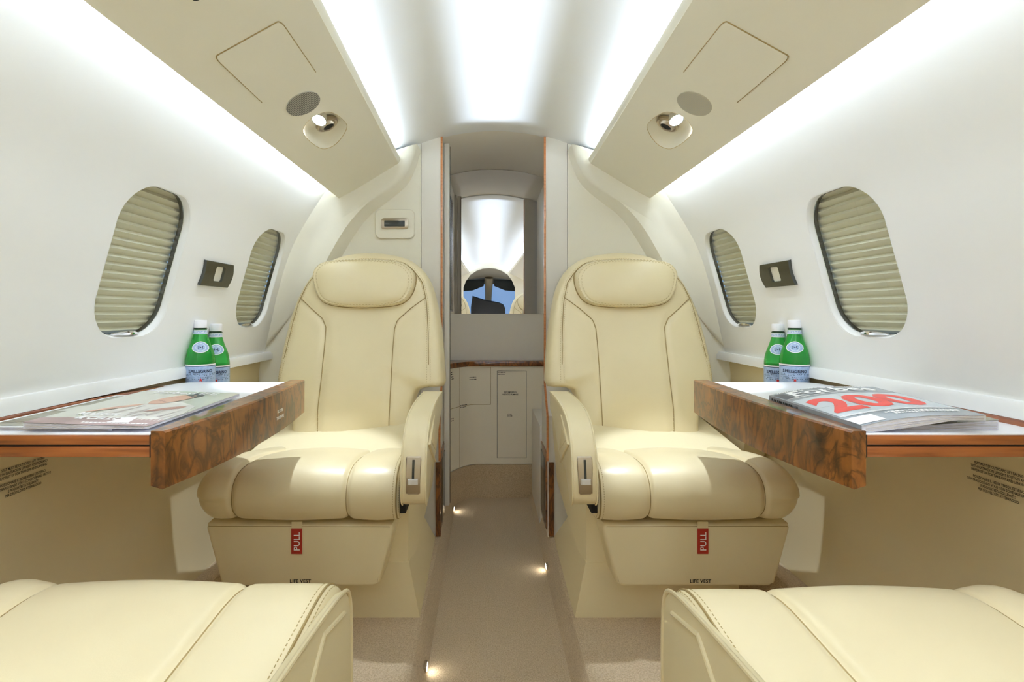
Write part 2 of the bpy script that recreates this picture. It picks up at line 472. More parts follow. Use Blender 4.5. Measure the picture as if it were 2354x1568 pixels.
# ------------------------------------------------------------------ overhead panels
def vpt(s, D, t, d=0.0):
    """point on the overhead panel: D along the cabin, t from inner (0) to outer (1) edge, d upwards behind the panel"""
    xi = xin(D); X = xi+(.636-xi)*t; h = .62-.15*t
    nx, nh = .5145, .8575
    return (s*(X+nx*d), D, h+nh*d)
REC = [(1.467, .694), (1.432, .62), (1.416, .51), (1.428, .40), (1.458, .347), (1.512, .315), (1.571, .317), (1.612, .40), (1.640, .51), (1.643, .60), (1.620, .674), (1.548, .708)]
REC = [tuple(p) for p in crom(REC, 40, True)]
REC2 = [(D-.86, t+.02) for D, t in REC]
SPOTS = []
for s, side in ((-1, 'left'), (1, 'right')):
    e = thing('overhead_panel', 'long cream overhead panel with hatch, speaker and reading light along the %s ceiling edge' % side, 'overhead panel', (s*.5, 0, .55))
    holes = [REC, REC2]
    bm = BM()
    outer = [(d, .03) for d in np.linspace(Y0, 2.118, 40)] + [(d, 1.0) for d in np.linspace(2.118, Y0, 40)]
    grid = [(d, t) for d in np.arange(Y0+.1, 2.1, .1) for t in (.2, .4, .6, .8)]
    cdt_surface(bm, outer, holes, grid, lambda u, v: vpt(s, u, v))
    ys = np.linspace(Y0, 2.118, 24)
    loft(bm, [[(s*(xin(y)+a), y, b) for a, b in ((.03, .640), (.016, .646), (.006, .643), (0, .635), (.0015, .625), (.0087, .6155))] for y in ys], closed=False)
    loft(bm, [[(s*.636, y, .470), (s*.639, y, .472), (s*.640, y, .481), (s*.630, y, .487)] for y in ys], closed=False)
    obj('panel', bm, M['valance'], e)
    for rec, aft in ((REC, True), (REC2, False)):
        c = np.mean(np.array(rec), axis=0)
        rings = []
        for sc, d in ((1.0, 0), (.992, .0035), (.955, .008), (.86, .019), (.72, .026), (.5, .0285), (.25, .029)):
            rings.append([vpt(s, c[0]+(p[0]-c[0])*sc, c[1]+(p[1]-c[1])*sc, d) for p in rec])
        bm = BM(); loft(bm, rings, True, (False, True)); rc = obj('light_recess', bm, M['valance'], e, flip=True)
        bm = BM(); tube(bm, [vpt(s, p[0], p[1], .0004) for p in rec], .0009, 4, closed=True); obj('recess_rim', bm, M['stitch'], rc)
        a = Vector(vpt(s, c[0]-.062, c[1]-.02, .012))
        SPOTS.append((s, Vector(vpt(s, c[0]-.020, c[1]+.03, -.014)), aft))
        ax = Vector((s*.12, -.55, -1)).normalized() if True else None
        u = ax.cross(Vector((1, 0, 0))).normalized(); w = ax.cross(u)
        def ring(t, r): return [a+ax*t+u*r*math.cos(2*PI*k/20)+w*r*math.sin(2*PI*k/20) for k in range(20)]
        bm = BM(); loft(bm, [ring(-.022, .010), ring(-.014, .016), ring(0, .0205), ring(.009, .0215), ring(.009, .019)], True, (True, False)); ll = obj('reading_light', bm, M['chrome'], rc)
        bm = BM(); loft(bm, [ring(.0078, .019), ring(.011, .013), ring(.0125, .003)], True, (False, True)); obj('lens', bm, M['lamp'], rc, label='glowing white lens')
        bm = BM(); g = Vector(vpt(s, c[0]+.005, c[1]-.035, .016)); nn = Vector((s*.5145, 0, .8575)); uu = Vector((0, 1, 0)); ww = nn.cross(uu)
        def gr(r, d): return [g+uu*r*math.cos(2*PI*k/24)+ww*r*math.sin(2*PI*k/24)-nn*d for k in range(24)]
        loft(bm, [gr(.034, -.008), gr(.034, .001), gr(.030, .003), gr(.025, .0005), gr(.022, .006), gr(.019, .0095), gr(.017, .008), gr(.015, -.002)], True, (False, False))
        obj('air_vent', bm, M['metal'], rc)
        bm = BM(); loft(bm, [gr(.0175, .005), gr(.004, .003)], True, (False, True)); obj('vent_core', bm, M['blackmatte'], rc)
    if s < 0:
        g = [Vector(vpt(s, .858+.011*math.cos(a), .562+.04*math.sin(a), -.002)) for a in np.linspace(0, 2*PI, 20, endpoint=False)]
        bm = BM(); loft(bm, [[p+Vector((0, 0, .004)) for p in g], g, [p*.7+sum(g, Vector())/20*.3+Vector((0, 0, -.006)) for p in g]], True, (False, True)); obj('panel_button', bm, M['blackmatte'], e, label='small dark button near the hatch')
    # hatch: rounded lid with a dark shut line on three sides
    q = rrect(1.1265, .513, .222, .48, .02, 5)
    q = [(1.1265+math.copysign(min(abs(p[0]-1.1265), .111), p[0]-1.1265), p[1]) for p in rrect(1.1265, .513, .222, .222*2.16, .022, 5)]
    bm = BM(); loft(bm, [[vpt(s, p[0], p[1], d) for p in q] for d in (.002, -.0015)], True, (False, False))
    add_flat(bm, q, lambda u, v: vpt(s, u, v, -.0015)); obj('access_hatch', bm, M['valance'], e, angle=60)
    bm = BM(); line = [p for p in rrect(1.1265, .513, .225, .486, .022, 5)]
    k0 = max(range(len(line)), key=lambda i: (line[i][0] > 1.22, -line[i][1]))
    ln = sorted([p for p in line if p[0] < 1.215], key=lambda p: math.atan2(p[1]-.513, -(p[0]-1.1265)*1.0))
    ln = [(1.232, ln[0][1])] + ln + [(1.232, ln[-1][1])]
    tube(bm, [vpt(s, u, v, -.0007) for u, v in ln], .0011, 5); obj('hatch_gap', bm, M['thread'], e)
    # speaker grille with fine slots
    bm = BM(); cc = (1.331, .512)
    ell = [(cc[0]+.052*math.cos(a), cc[1]+.152*math.sin(a)) for a in np.linspace(0, 2*PI, 48, endpoint=False)]
    add_flat(bm, ell, lambda u, v: vpt(s, u, v, -.0015)); loft(bm, [[vpt(s, u, v, d) for u, v in ell] for d in (.001, -.0015)], True, (False, False))
    sg = obj('speaker_grille', bm, M['grille'] if s < 0 else M['grille2'], e)
    bm = BM()
    for k in range(-13, 14):
        tt = k*.152/14
        L_ = .052*math.sqrt(max(0, 1-(tt/.152)**2))*.97
        loft(bm, [[vpt(s, cc[0]+L_*a, cc[1]+tt-.0018, -.0021), vpt(s, cc[0]+L_*a, cc[1]+tt+.0018, -.0021)] for a in (-1, 1)], closed=False)
    obj('slots', bm, M['ink'] if s < 0 else M['grille'], sg)

# ------------------------------------------------------------------ ribs, bulkhead, wood trims
RIBI = [(.319, .697), (.343, .623), (.370, .573), (.416, .526), (.479, .480), (.53, .440), (.576, .390), (.623, .323), (.67, .241), (.725, .12), (.77, 0), (.80, -.15), (.815, -.35), (.82, -.6), (.82, -.9)]
RIBB = [(.311, .686), (.332, .617), (.357, .560), (.400, .512), (.460, .464), (.513, .424), (.559, .374), (.606, .305), (.652, .225), (.708, .11), (.753, 0), (.783, -.15), (.80, -.35), (.805, -.6), (.805, -.9)]
ci, cb = crom(RIBI, 60), crom(RIBB, 60)
for s, side in ((-1, 'left'), (1, 'right')):
    bm = BM(); rows = []
    hj = np.linspace(.66, -.157, 34).tolist()+np.linspace(-.19, -.9, 26).tolist()
    for i in range(60):
        h = hj[i]
        if h > .60: J = np.array((math.sqrt(max(0, (.774-h)/.58)), YJ, h))
        elif h > -.157: J = np.array((wx(h), YJ, h))
        else: J = np.array((.936-.05*max(0, (-h-.5))/.4, YJ, h))
        I = np.array((ci[i][0], 2.118, ci[i][1])); B = np.array((cb[i][0], YB+.002, cb[i][1]))
        K = J*.62+I*.38; K[1] = 2.113
        L2 = J*.85+I*.15; L2[1] = 2.095
        rows.append([J+np.array((.004, -.004, 0)), J, L2, K, J*.15+I*.85+np.array((0, .0006, 0)), I, I*.8+B*.2+np.array((0, -.001, 0)), B])
    loft(bm, [[(s*p[0], p[1], p[2]) for p in r] for r in rows], closed=False)
    struct('trim_3' if s < 0 else 'trim_4', bm, M['bulk'], angle=60)
    # bulkhead block (aft wall) with its lower part stepping forward
    bm = BM()
    bk = 2.30 if s < 0 else 2.20
    pol = [(YB, .79), (YB, -.30), (2.075, -.415), (2.075, -.905), (2.30, -.905), (2.30, -.32), (bk, -.31), (bk, .79)]
    ex = .2185 if s < 0 else .2095
    def topcut(X): return ceil_h(X)+.004
    Xs = [ex+.0055, .26, .3085]
    rings = [[(s*X, y, min(h, topcut(X))) for y, h in pol] for X in Xs]
    loft(bm, rings, True, (True, True)); struct('wall_aft_inner_'+side, bm, M['bulk2'], angle=20)
    bm = BM(); Xs = [.3105, .36, .42, .5, .6, .7, .8, .93]
    rings = [[(s*X, y+.0015, min(h, topcut(X), .60 if X > .6 else 9)) for y, h in pol] for X in Xs]
    loft(bm, rings, True, (True, True)); struct('wall_aft_outer_'+side, bm, M['bulk'], angle=20)
    # wood edge along the doorway
    bm = BM(); a, b = s*ex, s*(ex+.008)
    up = [(YB-.004, ceil_h(.22)), (YB-.004, -.30), (2.071, -.415), (2.071, -.598), (2.079, -.598), (2.081, -.418), (YB+.006, -.303), (YB+.006, ceil_h(.22))]
    prism(bm, up, 'x', a, b); struct('trim_5' if s < 0 else 'trim_6', bm, M['edgewood'], angle=20)
    bm = BM(); prism(bm, [(2.066, -.602), (2.066, -.90), (2.085, -.90), (2.085, -.602)], 'x', s*.2175, s*.238)
    struct('trim_7' if s < 0 else 'trim_8', bm, M['burl'], angle=20)
    e = thing('doorway_magazine_pocket', 'black glossy pocket panel low on the %s side of the aft doorway' % side, 'pocket panel', (s*.222, 2.18, -.88))
    bm = BM(); po = 0 if s < 0 else .0085; add_box(bm, (s*(.2165-po), 2.088, -.88), (s*(.2245-po), 2.29, -.57), .002); obj('frame', bm, M['burl'], e)
    bm = BM(); add_box(bm, (s*(.2150-po), 2.105, -.86), (s*(.2170-po), 2.275, -.60), .001); obj('dark_panel', bm, M['pocket'], e)
    # switch-free upper veneer of the doorway reveal
    if s < 0: bm = BM(); add_box(bm, (s*.2205, 2.18, -.29), (s*.2238, 2.30, .73), 0); struct('trim_9', bm, M['bulk2'])
# sliding door edge on the left of the doorway
bm = BM(); add_box(bm, (-.2185, 2.252, -.845), (-.1965, 2.288, .745), .002); o = struct('door_1', bm, M['bulk2'])
bm = BM(); add_box(bm, (-.1968, 2.286, -.845), (-.1945, 2.292, .742), 0); obj('edge_strip', bm, M['smoke'], o)

# small display on the left bulkhead
e = thing('cabin_display', 'small silver framed dark display on a raised cream pad, left bulkhead above the seat', 'display', (-.41, YB, .32))
def bpz(px, py, D): return ((px-1120)*D/1180-.03, -(py-720)*D/1180)
bm = BM(); c = bpz(908, 515, 2.165)
loft(bm, [[(u, d, v) for u, v in rrect(c[0], c[1], w_, h_, .022, 6)] for w_, h_, d in ((.166, .124, YB+.001), (.166, .124, YB-.006), (.160, .118, YB-.010))], True, (False, True)); obj('pad', bm, M['bulk'], e)
bm = BM(); loft(bm, [[(u, d, v) for u, v in rrect(c[0], c[1], w_, h_, .012, 5)] for w_, h_, d in ((.114, .045, YB-.009), (.114, .045, YB-.0135), (.106, .039, YB-.016))], True, (False, True)); obj('bezel', bm, M['metal'], e)
bm = BM(); add_box(bm, (c[0]-.043, YB-.0175, c[1]-.0125), (c[0]+.043, YB-.015, c[1]+.0125), .002); obj('screen', bm, M['display'], e)

# ------------------------------------------------------------------ lavatory behind the doorway
DM = 2.775
bm = BM(); add_box(bm, (-.30, DM+.004, -1.0), (.30, DM+.03, .80)); struct('wall_back', bm, M['lav'])
bm = BM(); add_box(bm, (.292, 2.21, -1.0), (.31, DM+.02, .78)); struct('wall_lavatory_right', bm, M['lav'])
bm = BM(); prism(bm, [(2.305, -.985), (2.305, -.505), (2.715, -.505), (2.715, -.985)], 'x', .206, .291, bev=.004)
set_tags(obj('bench_cabinet', bm, M['bulk2']), 'low pale bench cabinet along the right side just past the doorway', 'cabinet')
bm = BM(); add_box(bm, (-.27, 2.302, -1.0), (-.238, DM+.02, .78)); struct('wall_lavatory_left', bm, M['lav'])
xs = np.linspace(-.236, .291, 21)
bm = BM(); loft(bm, [[(x, DM, -.003) for x in xs], [(x, DM, ceil_h(x)+.002) for x in xs]], closed=False)
loft(bm, [[(x, DM+.003, -.003) for x in xs], [(x, DM+.003, ceil_h(x)+.002) for x in xs]], closed=False)
set_tags(obj('wall_mirror', bm, M['mirror']), 'large frameless mirror filling the wall beyond the doorway', 'mirror')
e = thing('side_mirror_panel', 'narrow chrome edged mirrored panel on the left just past the doorway', 'mirror panel', (-.236, 2.60, 0))
bm = BM(); add_box(bm, (-.2378, 2.50, .01), (-.2335, 2.765, .66)); obj('panel', bm, M['lavmetal'], e)
bm = BM()
for y in (2.52, 2.60, 2.69): add_box(bm, (-.2338, y, .02), (-.2305, y+.012, .65), .001)
obj('chrome_strips', bm, M['chrome'], e)

# cabinet with a curved front, counter edge and lettered doors
def plan(X): return 2.722-(.165*max(0, (-.085-X)/.145)**1.9)
xs = np.concatenate((np.linspace(-.237, -.08, 16), np.linspace(-.06, .290, 9)))
e = thing('lavatory_cabinet', 'pale cabinet with curved left front, dark wood counter edge and lettered doors beyond the doorway', 'cabinet', (0, 2.72, -.80))
bm = BM(); loft(bm, [[(x, plan(x), -.80) for x in xs], [(x, plan(x), -.279) for x in xs], [(x, DM, -.279) for x in xs]], closed=False); obj('body', bm, M['cab'], e)
bm = BM(); loft(bm, [[(x, plan(x)-a, h) for x in xs] for a, h in ((-.02, -.280), (.010, -.280), (.012, -.276), (.012, -.258), (.010, -.254), (-.0, -.253))] + [[(x, DM, -.253) for x in xs]], closed=False); obj('counter', bm, M['burl'], e, label='dark wood counter with rounded edge')
def fpt(X, h, d=.0012): return (X, plan(X)-d, h)
def line(bm, pts, r=.0011): tube(bm, [fpt(x, h, .0002) for x, h in pts], r, 4)
PX = lambda px: (px-1120)*2.72/1180-.03
PH = lambda py: -(py-720)*2.72/1180
bm = BM()
line(bm, [(PX(1128), -.285), (PX(1128), PH(930))]); line(bm, [(x, PH(930)) for x in np.linspace(PX(1128), -.235, 20)]); line(bm, [(PX(1058), -.283), (PX(1058), -.80)], .0008)
obj('upper_door_gap', bm, M['thread'], e)
bm = BM(); r_ = [(PX(1143), PH(853)), (PX(1210), PH(853)), (PX(1210), PH(1053)), (PX(1143), PH(1053)), (PX(1143), PH(853))]
line(bm, r_); obj('tall_door_gap', bm, M['ink'], e)
F = lambda x, y: fpt(x, y)
bm = BM(); add_text(bm, 'NO SMOKING', F, .0105, .0002, at=(PX(1173), PH(903))); add_text(bm, 'VIETATO FUMARE', F, .0105, .0002, at=(PX(1173), PH(908.5)))
obj('smoking_notice', bm, M['ink'], e)
def small_print(px, py, w_, rows, step):              # too small to read in the picture
    bm = BM()
    for k in range(rows):
        x = PX(px)-w_/2*.0023
        while x < PX(px)+w_/2*.0023:
            g = random.uniform(.002, .006); add_flat(bm, [(x, PH(py)-k*step), (x+g, PH(py)-k*step), (x+g, PH(py)-k*step+.004), (x, PH(py)-k*step+.004)], F); x += g+.002
    obj('door_notice', bm, M['ink'], e)
for q in ((1087, 868, 15), (1152, 857, 16), (1171.5, 953, 9), (1066, 929, 13), (1043, 851, 5), (1043, 861, 5), (1043, 953, 5)): small_print(*q, 2, .0105)

# ------------------------------------------------------------------ floor
side = [(.193, -.98), (.199, -.966), (.213, -.925), (.222, -.907), (.236, -.90), (.45, -.90), (.70, -.90), (.745, -.888), (.80, -.83), (.84, -.79), (.91, -.785)]
prof = [(-a, b) for a, b in side[::-1]] + [(-.1, -.98), (0, -.98), (.1, -.98)] + side
bm = BM(); loft(bm, [[(x, y, h) for x, h in prof] for y in (Y0, -1, 0, .8, 1.5, 2.2, 2.74)], closed=False)
loft(bm, [[(x, plan(x)+.004-(.006 if h > -.9 else 0), h) for x in xs] for h in (-.98, -.802)], closed=False)
struct('floor', bm, M['carpet'], angle=25)
# courtesy lights low on the aisle sides
for (s, D, lab) in ((-1, 2.53, 'small glowing floor light in the left aisle edge at the far end'), (1, 1.955, 'small glowing floor light in the right aisle edge beside the seat'), (-1, 1.40, 'small glowing floor light in the left aisle edge nearest the camera')):
    e = thing('aisle_floor_light', lab, 'floor light', (s*.197, D, -.972), group=None)
    bm = BM(); add_box(bm, (s*.1935, D-.016, -.972), (s*.204, D+.016, -.956), .003); obj('housing', bm, M['metal'], e)
    bm = BM(); add_box(bm, (s*.1925, D-.012, -.970), (s*.196, D+.012, -.959), .001); obj('lens', bm, M['courtesy'], e, label='glowing lens')

# ------------------------------------------------------------------ seats
def bdep(h): return 1.80+(h+.465)*.285
def from_px(px, py):
    D = 1.9325/(1+.0002415*(py-720)); return (-((px-1120)*D/1180-.03), -(py-720)*D/1180)   # (X from the centre line, h) on the backrest plane
OUTL = [(940, 1029), (943, 985), (947, 940), (956, 908), (968, 896), (1000, 893), (1020, 888), (1020, 850), (1014, 770), (1003, 700), (988, 650), (964, 615), (927, 592), (862, 580), (800, 583), (755, 597), (716, 624), (688, 663), (666, 712), (649, 770), (636, 830), (628, 878), (632, 900), (650, 912), (660, 935), (663, 985), (666, 1026), (700, 1031), (800, 1032), (900, 1031)]
HEAD = [(722, 636), (728.5, 616), (748, 603), (788, 598), (838, 597), (888, 599), (927, 606), (949, 623), (955, 640), (951, 666), (937, 689), (914, 701), (871, 706), (821, 707), (771.6, 702.6), (745, 693), (730, 673)]
SEAM_O = [(636, 875), (645.6, 842), (659, 792), (672, 739), (685, 693), (702, 656), (722, 630), (738, 614), (771.6, 602), (838, 597), (904, 599), (937, 610), (951, 622), (970.5, 648), (980, 693), (984, 759), (985, 825), (985, 890)]
SEAM_L = [(690, 686), (715, 709), (742, 732), (750, 752), (748, 785), (742, 858), (732, 941), (727, 1026)]
SEAM_R = [(978, 684), (944, 709), (914, 736), (907.5, 756), (904, 799), (899, 891), (894, 974), (893, 1028)]

def seat(s, front, lab):
    """aft seats face the camera; front seats (front=True) face away from it, their cushions run under the camera"""
    def T(X, y, h):
        if front: y = 1.90-y
        return (s*X, y, h)
    base = T(.545, 1.62, -.90)
    e = thing('leather_armchair', lab, 'seat', base, group='cream leather cabin seats')
    # ---- backrest
    out = [tuple(p) for p in resample(crom([from_px(*p) for p in OUTL], 200, True), 130, True)]
    cx = np.mean([p[0] for p in out]); cy = np.mean([p[1] for p in out])-.02
    seams = [np.array(resample([from_px(*p) for p in q], 60)) for q in (SEAM_O, SEAM_L, SEAM_R)]
    allseam = np.vstack(seams)
    def bulge(x, h, t):
        b = .020*(1-t**4)+.010*math.exp(-((h+.30)/.16)**2)*(1-t**2)
        dmin = np.min(np.hypot(allseam[:, 0]-x, allseam[:, 1]-h))
        return b-.0065*math.exp(-(dmin/.009)**2)
    rings = [[T(cx+(p[0]-cx)*sc, bdep(p[1])+d, cy+(p[1]-cy)*sc) for p in out] for sc, d in ((.80, .13), (.95, .12), (1.0, .085), (1.003, .045))]
    for t in (1.0, .985, .965, .94, .91, .88, .85, .82, .79, .76, .73, .70, .66, .62, .58, .54, .5, .45, .4, .35, .3, .24, .18, .12, .06):
        r = []
        for p in out:
            x = cx+(p[0]-cx)*t; h = cy+(p[1]-cy)*t
            edge = .030*(1-min(1, (1-t)/.075))**2.2
            r.append(T(x, bdep(h)+edge-bulge(x, h, t)+.012, h))
        rings.append(r)
    bm = BM(); loft(bm, rings, True, (True, True))
    bv = BVHTree.FromBMesh(bm)
    ydir = -1 if front else 1
    def hit(X, h, lift=0.0):
        p = T(X, 0, h); q = bv.ray_cast(Vector((p[0], p[1]-3*ydir if not front else 3, h)), Vector((0, ydir, 0)))
        y = q[0].y if q[0] else T(0, bdep(h), 0)[1]
        return (p[0], y-ydir*lift, h)
    br = obj('backrest', bm, M['leather'], e, angle=70)
    bm = BM()
    def smooth_hits(q, lift):
        P_ = [hit(x, h, lift) for x, h in q]; Y = np.array([p[1] for p in P_]); Y = np.convolve(np.pad(Y, 4, mode='edge'), np.ones(9)/9, 'valid')
        return [(p[0], y, p[2]) for p, y in zip(P_, Y)]
    for k, q in enumerate(seams):
        tube(bm, smooth_hits(q, .0014), .0017, 6)
    obj('seam', bm, M['thread'], br)
    bm = BM()                                         # twin rows of stitches beside the outer seam
    q = resample([tuple(p) for p in seams[0]], 300)
    for off in (.006, -.006):
        for i in range(0, 296, 2):
            a, b = q[i], q[i+1]; d = b-a; n_ = np.array((-d[1], d[0])); n_ = n_/np.linalg.norm(n_)*off
            tube(bm, [hit(*(a+n_), .0004), hit(*(b+n_), .0004)], .0007, 4)
    if not front: obj('stitching', bm, M['stitch'], br)
    # ---- headrest
    ho = [tuple(p) for p in resample(crom([from_px(*p) for p in HEAD], 120, True), 80, True)]
    hx = np.mean([p[0] for p in ho]); hy = np.mean([p[1] for p in ho]); rings = []
    for t, d in ((.97, .016), (1.0, .004), (1.005, -.008), (.99, -.022), (.965, -.031), (.94, -.0345), (.925, -.0335), (.91, -.0355), (.86, -.040), (.75, -.046), (.6, -.051), (.4, -.055), (.2, -.057), (.05, -.0575)):
        rings.append([T(hx+(p[0]-hx)*t, bdep(hy+(p[1]-hy)*t)+d, hy+(p[1]-hy)*t) for p in ho])
    bm = BM(); loft(bm, rings, True, (True, True)); hr = obj('headrest', bm, M['leather'], e, angle=70)
    bm = BM(); tube(bm, [hit(hx+(p[0]-hx)*1.012, hy+(p[1]-hy)*1.012, .0) for p in ho], .0022, 5, closed=True); obj('seam', bm, M['thread'], hr)  # headrest contour line; its dark tone also stands for shade in the gap
    bm = BM()
    for t, d in ((.955, -.0338), (.895, -.0375)):
        L_ = [T(hx+(p[0]-hx)*t, bdep(hy+(p[1]-hy)*t)+d, hy+(p[1]-hy)*t) for p in resample(ho, 150, True)]
        for i in range(0, 149, 2): tube(bm, [L_[i], L_[i+1]], .0007, 4)
    obj('stitching', bm, M['stitch'], hr)
    # ---- cushion
    yf = 1.385
    path = [(.13, -.565), (.05, -.566), (.02, -.560), (.002, -.540), (-.006, -.515), (-.005, -.488), (.004, -.462), (.022, -.441), (.05, -.427), (.09, -.421), (.15, -.423), (.25, -.437), (.35, -.455), (.46, -.474), (.485, -.50), (.48, -.565)]
    if front: path = [(o_ if o_ <= .15 else .15+(o_-.15)*1.9, h) for o_, h in path]
    pc = crom(path, 70)
    nrm = []
    for i in range(70):
        a = pc[max(0, i-1)]; b = pc[min(69, i+1)]; d = b-a; n_ = np.array((-d[1], d[0])); nrm.append(n_/max(1e-9, np.linalg.norm(n_)))
    us = sorted(set(np.concatenate((np.linspace(0, .08, 9), np.linspace(.08, .9, 30), np.linspace(.9, 1, 11), np.array((.955, .965, .975, .983, .988, .992, .995, .9975)), .265+np.linspace(-.03, .03, 11), .80+np.linspace(-.03, .03, 11))).round(4)))
    rings = []
    hoff = 0 if not front else (-.005 if s < 0 else -.014)
    def cpt(u, i):
        o_, h = pc[i]; lim = .47 if not front else .75
        f = max(0, min(1, o_/lim))
        xo = .836-.116*f**1.15 if not front else .845-.03*f
        xi_ = .258 if not front else (.265 if s < 0 else .270)
        X = xi_+(xo-xi_)*u; W = xo-xi_
        off = 0.0
        for us_ in (.265, .80): off += .0075*math.exp(-(((u-us_)*W)/.0075)**2)
        off -= .006*(math.sin(PI*max(0, min(1, (u-.265)/.535))) if .265 < u < .80 else 0)
        if u >= .80: off -= .014*math.sin(PI*min(1, (u-.80)/.17)*.5)*(1 if h > -.5 else .3)*(1 if not front else .8)
        if u <= .265: off -= (.006 if not front else .001)*math.sin(PI*u/.265)
        ri, ro = .022/W, .075/W
        n_ = nrm[i]; kk = 1.0
        if u < ri: off += .020*(1-math.sqrt(max(0, 1-((ri-u)/ri)**2)))
        if u > 1-ro: kk = max(.10, math.sqrt(max(0, 1-((u-1+ro)/ro)**2)))
        # the path runs front-bottom -> top -> rear, so its left normal points outwards
        ax, ah = o_-n_[0]*off, h-n_[1]*off
        ah = -.497+(ah+.497)*kk+hoff; ax += .075*(1-kk)*max(0, 1-ax/.2)
        y = yf+ax if not front else None
        if front: return (s*X, .865-ax, ah)
        return (s*X, y, ah)
    rings = [[cpt(u, i) for i in range(70)] for u in us]
    bm = BM(); loft(bm, rings, True, (True, True)); cu = obj('seat_cushion', bm, M['leather'], e, angle=70)
    bm = BM()
    for us_ in (.265, .80): tube(bm, [cpt(us_, i) for i in range(2, 66)], .0015, 5)
    tube(bm, [cpt(.03, i) for i in range(2, 66)], .0022, 6)
    obj('seam', bm, M['thread'], cu)
    bm = BM()
    for u in (.045, .018):
        L_ = resample([cpt(u, i) for i in range(2, 66)], 220)
        for i in range(0, 219, 2): tube(bm, [L_[i], L_[i+1]], .0009, 4)
    obj('stitching', bm, M['stitch'], cu)
    if front:
        fx = .014 if s < 0 else .019
        # lowered aisle armrest alongside the cushion, with a raised relief line
        pf = crom([(.10, -.37), (.35, -.375), (.55, -.398), (.70, -.418), (.80, -.437), (.835, -.462), (.845, -.52), (.845, -.62), (.84, -.72)], 40)
        poly = [tuple(p) for p in pf] + [(.10, -.72)]
        bm = BM(); rounded_prism(bm, resample(poly, 90, True), s*(.240+fx), s*(.254+fx), .004); ar = obj('lowered_armrest', bm, M['leather2'], e)
        bm = BM(); tube(bm, [(s*(.2405+fx), p[0]+.001, p[1]+.001) for p in pf], .0035, 8); obj('piping', bm, M['leather'], ar)
        bm = BM(); tube(bm, [(s*(.2395+fx), a, b) for a, b in ((.800, -.468), (.700, -.440), (.690, -.446), (.625, -.485), (.52, -.60))], .004, 8); obj('relief', bm, M['leather2'], ar)
        bm = BM(); prism(bm, [(s*.30, -.90), (s*.80, -.90), (s*.80, -.56), (s*.30, -.56)], 'y', .10, .66, bev=.01); obj('pedestal', bm, M['leather2'], e)
        return e
    # ---- armrest on the aisle side
    top = crom([(1.75, -.266), (1.60, -.262), (1.47, -.266), (1.39, -.278), (1.335, -.305), (1.30, -.345), (1.284, -.39), (1.279, -.43), (1.282, -.465), (1.300, -.484), (1.325, -.487)], 44)
    poly = [tuple(p) for p in top] + [(1.40, -.430), (1.53, -.418), (1.60, -.372), (1.68, -.338), (1.745, -.325)]
    bm = BM(); rounded_prism(bm, resample(poly, 110, True), s*.182, s*.247, .008); ar = obj('armrest', bm, M['leather'], e, angle=50)
    bm = BM()
    for X in (.1838, .2452): tube(bm, [(s*X, p[0]+.0016, p[1]-.0020) for p in top[:40]], .0022, 6)
    obj('piping', bm, M['leather2'], ar)
    # control plate lying on the front curve of the armrest
    def arm(u, v, lift):                              # u across, v 0..1 down the front curve
        i = 23+v*9.5; k = int(i); f = i-k
        p = top[k]*(1-f)+top[k+1]*f; d = top[k+1]-top[k]; n_ = np.array((d[1], -d[0])); n_ = n_/np.linalg.norm(n_)
        if n_[0] > 0: n_ = -n_
        return (s*(.2145+u), p[0]+n_[0]*lift, p[1]+n_[1]*lift)
    bm = BM(); R_ = []
    for sc, l_ in ((1.0, -.001), (1.0, .0022), (.94, .0032)):
        R_.append([arm(u*sc, .5+(v-.5)*sc, l_) for u, v in [(-.019, .06), (-.017, .0), (.017, .0), (.019, .06), (.019, .25), (.018, .5), (.017, .75), (.016, .95), (.013, 1.0), (-.013, 1.0), (-.016, .95), (-.017, .75), (-.018, .5), (-.019, .25)]])
    loft(bm, R_, True, (False, False))
    vr = [[bm.verts.new(arm(u*.94, .5+(v-.5)*.94, .0032)) for u in (-.0185, 0, .0185)] for v in np.linspace(0, 1, 8)]
    for a, b in zip(vr, vr[1:]):
        for i in range(2): bm.faces.new((a[i], a[i+1], b[i+1], b[i]))
    cp = obj('control_plate', bm, M['metal'], ar, label='satin metal recline control plate')
    bm = BM(); vr = [[bm.verts.new(arm(u, v, .0036)) for u in (-.003, .003)] for v in np.linspace(.08, .58, 6)]
    for a, b in zip(vr, vr[1:]): bm.faces.new((a[0], a[1], b[1], b[0]))
    obj('slot', bm, M['display'], ar)
    bm = BM(); loft(bm, [[arm(u*g, .62+v*g, l_) for u, v in ((-.0125, -.075), (.0125, -.075), (.0125, .075), (-.0125, .075))] for g, l_ in ((1, .003), (1, .010), (.82, .0125))], True, (True, True)); obj('lever', bm, M['silver'], ar, angle=20)
    # relief and finger pocket on the aisle face
    bm = BM(); tube(bm, [(s*.181, a, b) for a, b in ((1.47, -.292), (1.325, -.338), (1.475, -.425))], [.0015, .005, .004], 8)
    obj('relief', bm, M['leather'], ar)
    bm = BM(); prism(bm, [(1.455, -.322), (1.39, -.345), (1.505, -.402)], 'x', s*.1812, s*.19); obj('finger_pocket', bm, M['lower'], ar)
    # ---- life-vest drawer box
    f0, f1 = 1.418, 1.425
    rr = []
    for y, g in ((1.70, 0), (1.45, 0), (1.425, .001), (1.420, .005), (1.418, .010)):
        q = [(.292+g, -.583-g), (.805-g, -.581-g), (.808-g, -.596), (.768-g, -.745), (.752-g, -.757+g), (.345+g, -.757+g), (.326+g, -.745), (.289+g, -.598)]
        rr.append([(s*a, y, b) for a, b in q])
    bm = BM(); loft(bm, rr, True, (True, True)); db = obj('life_vest_drawer', bm, M['leather2'], e, angle=50)
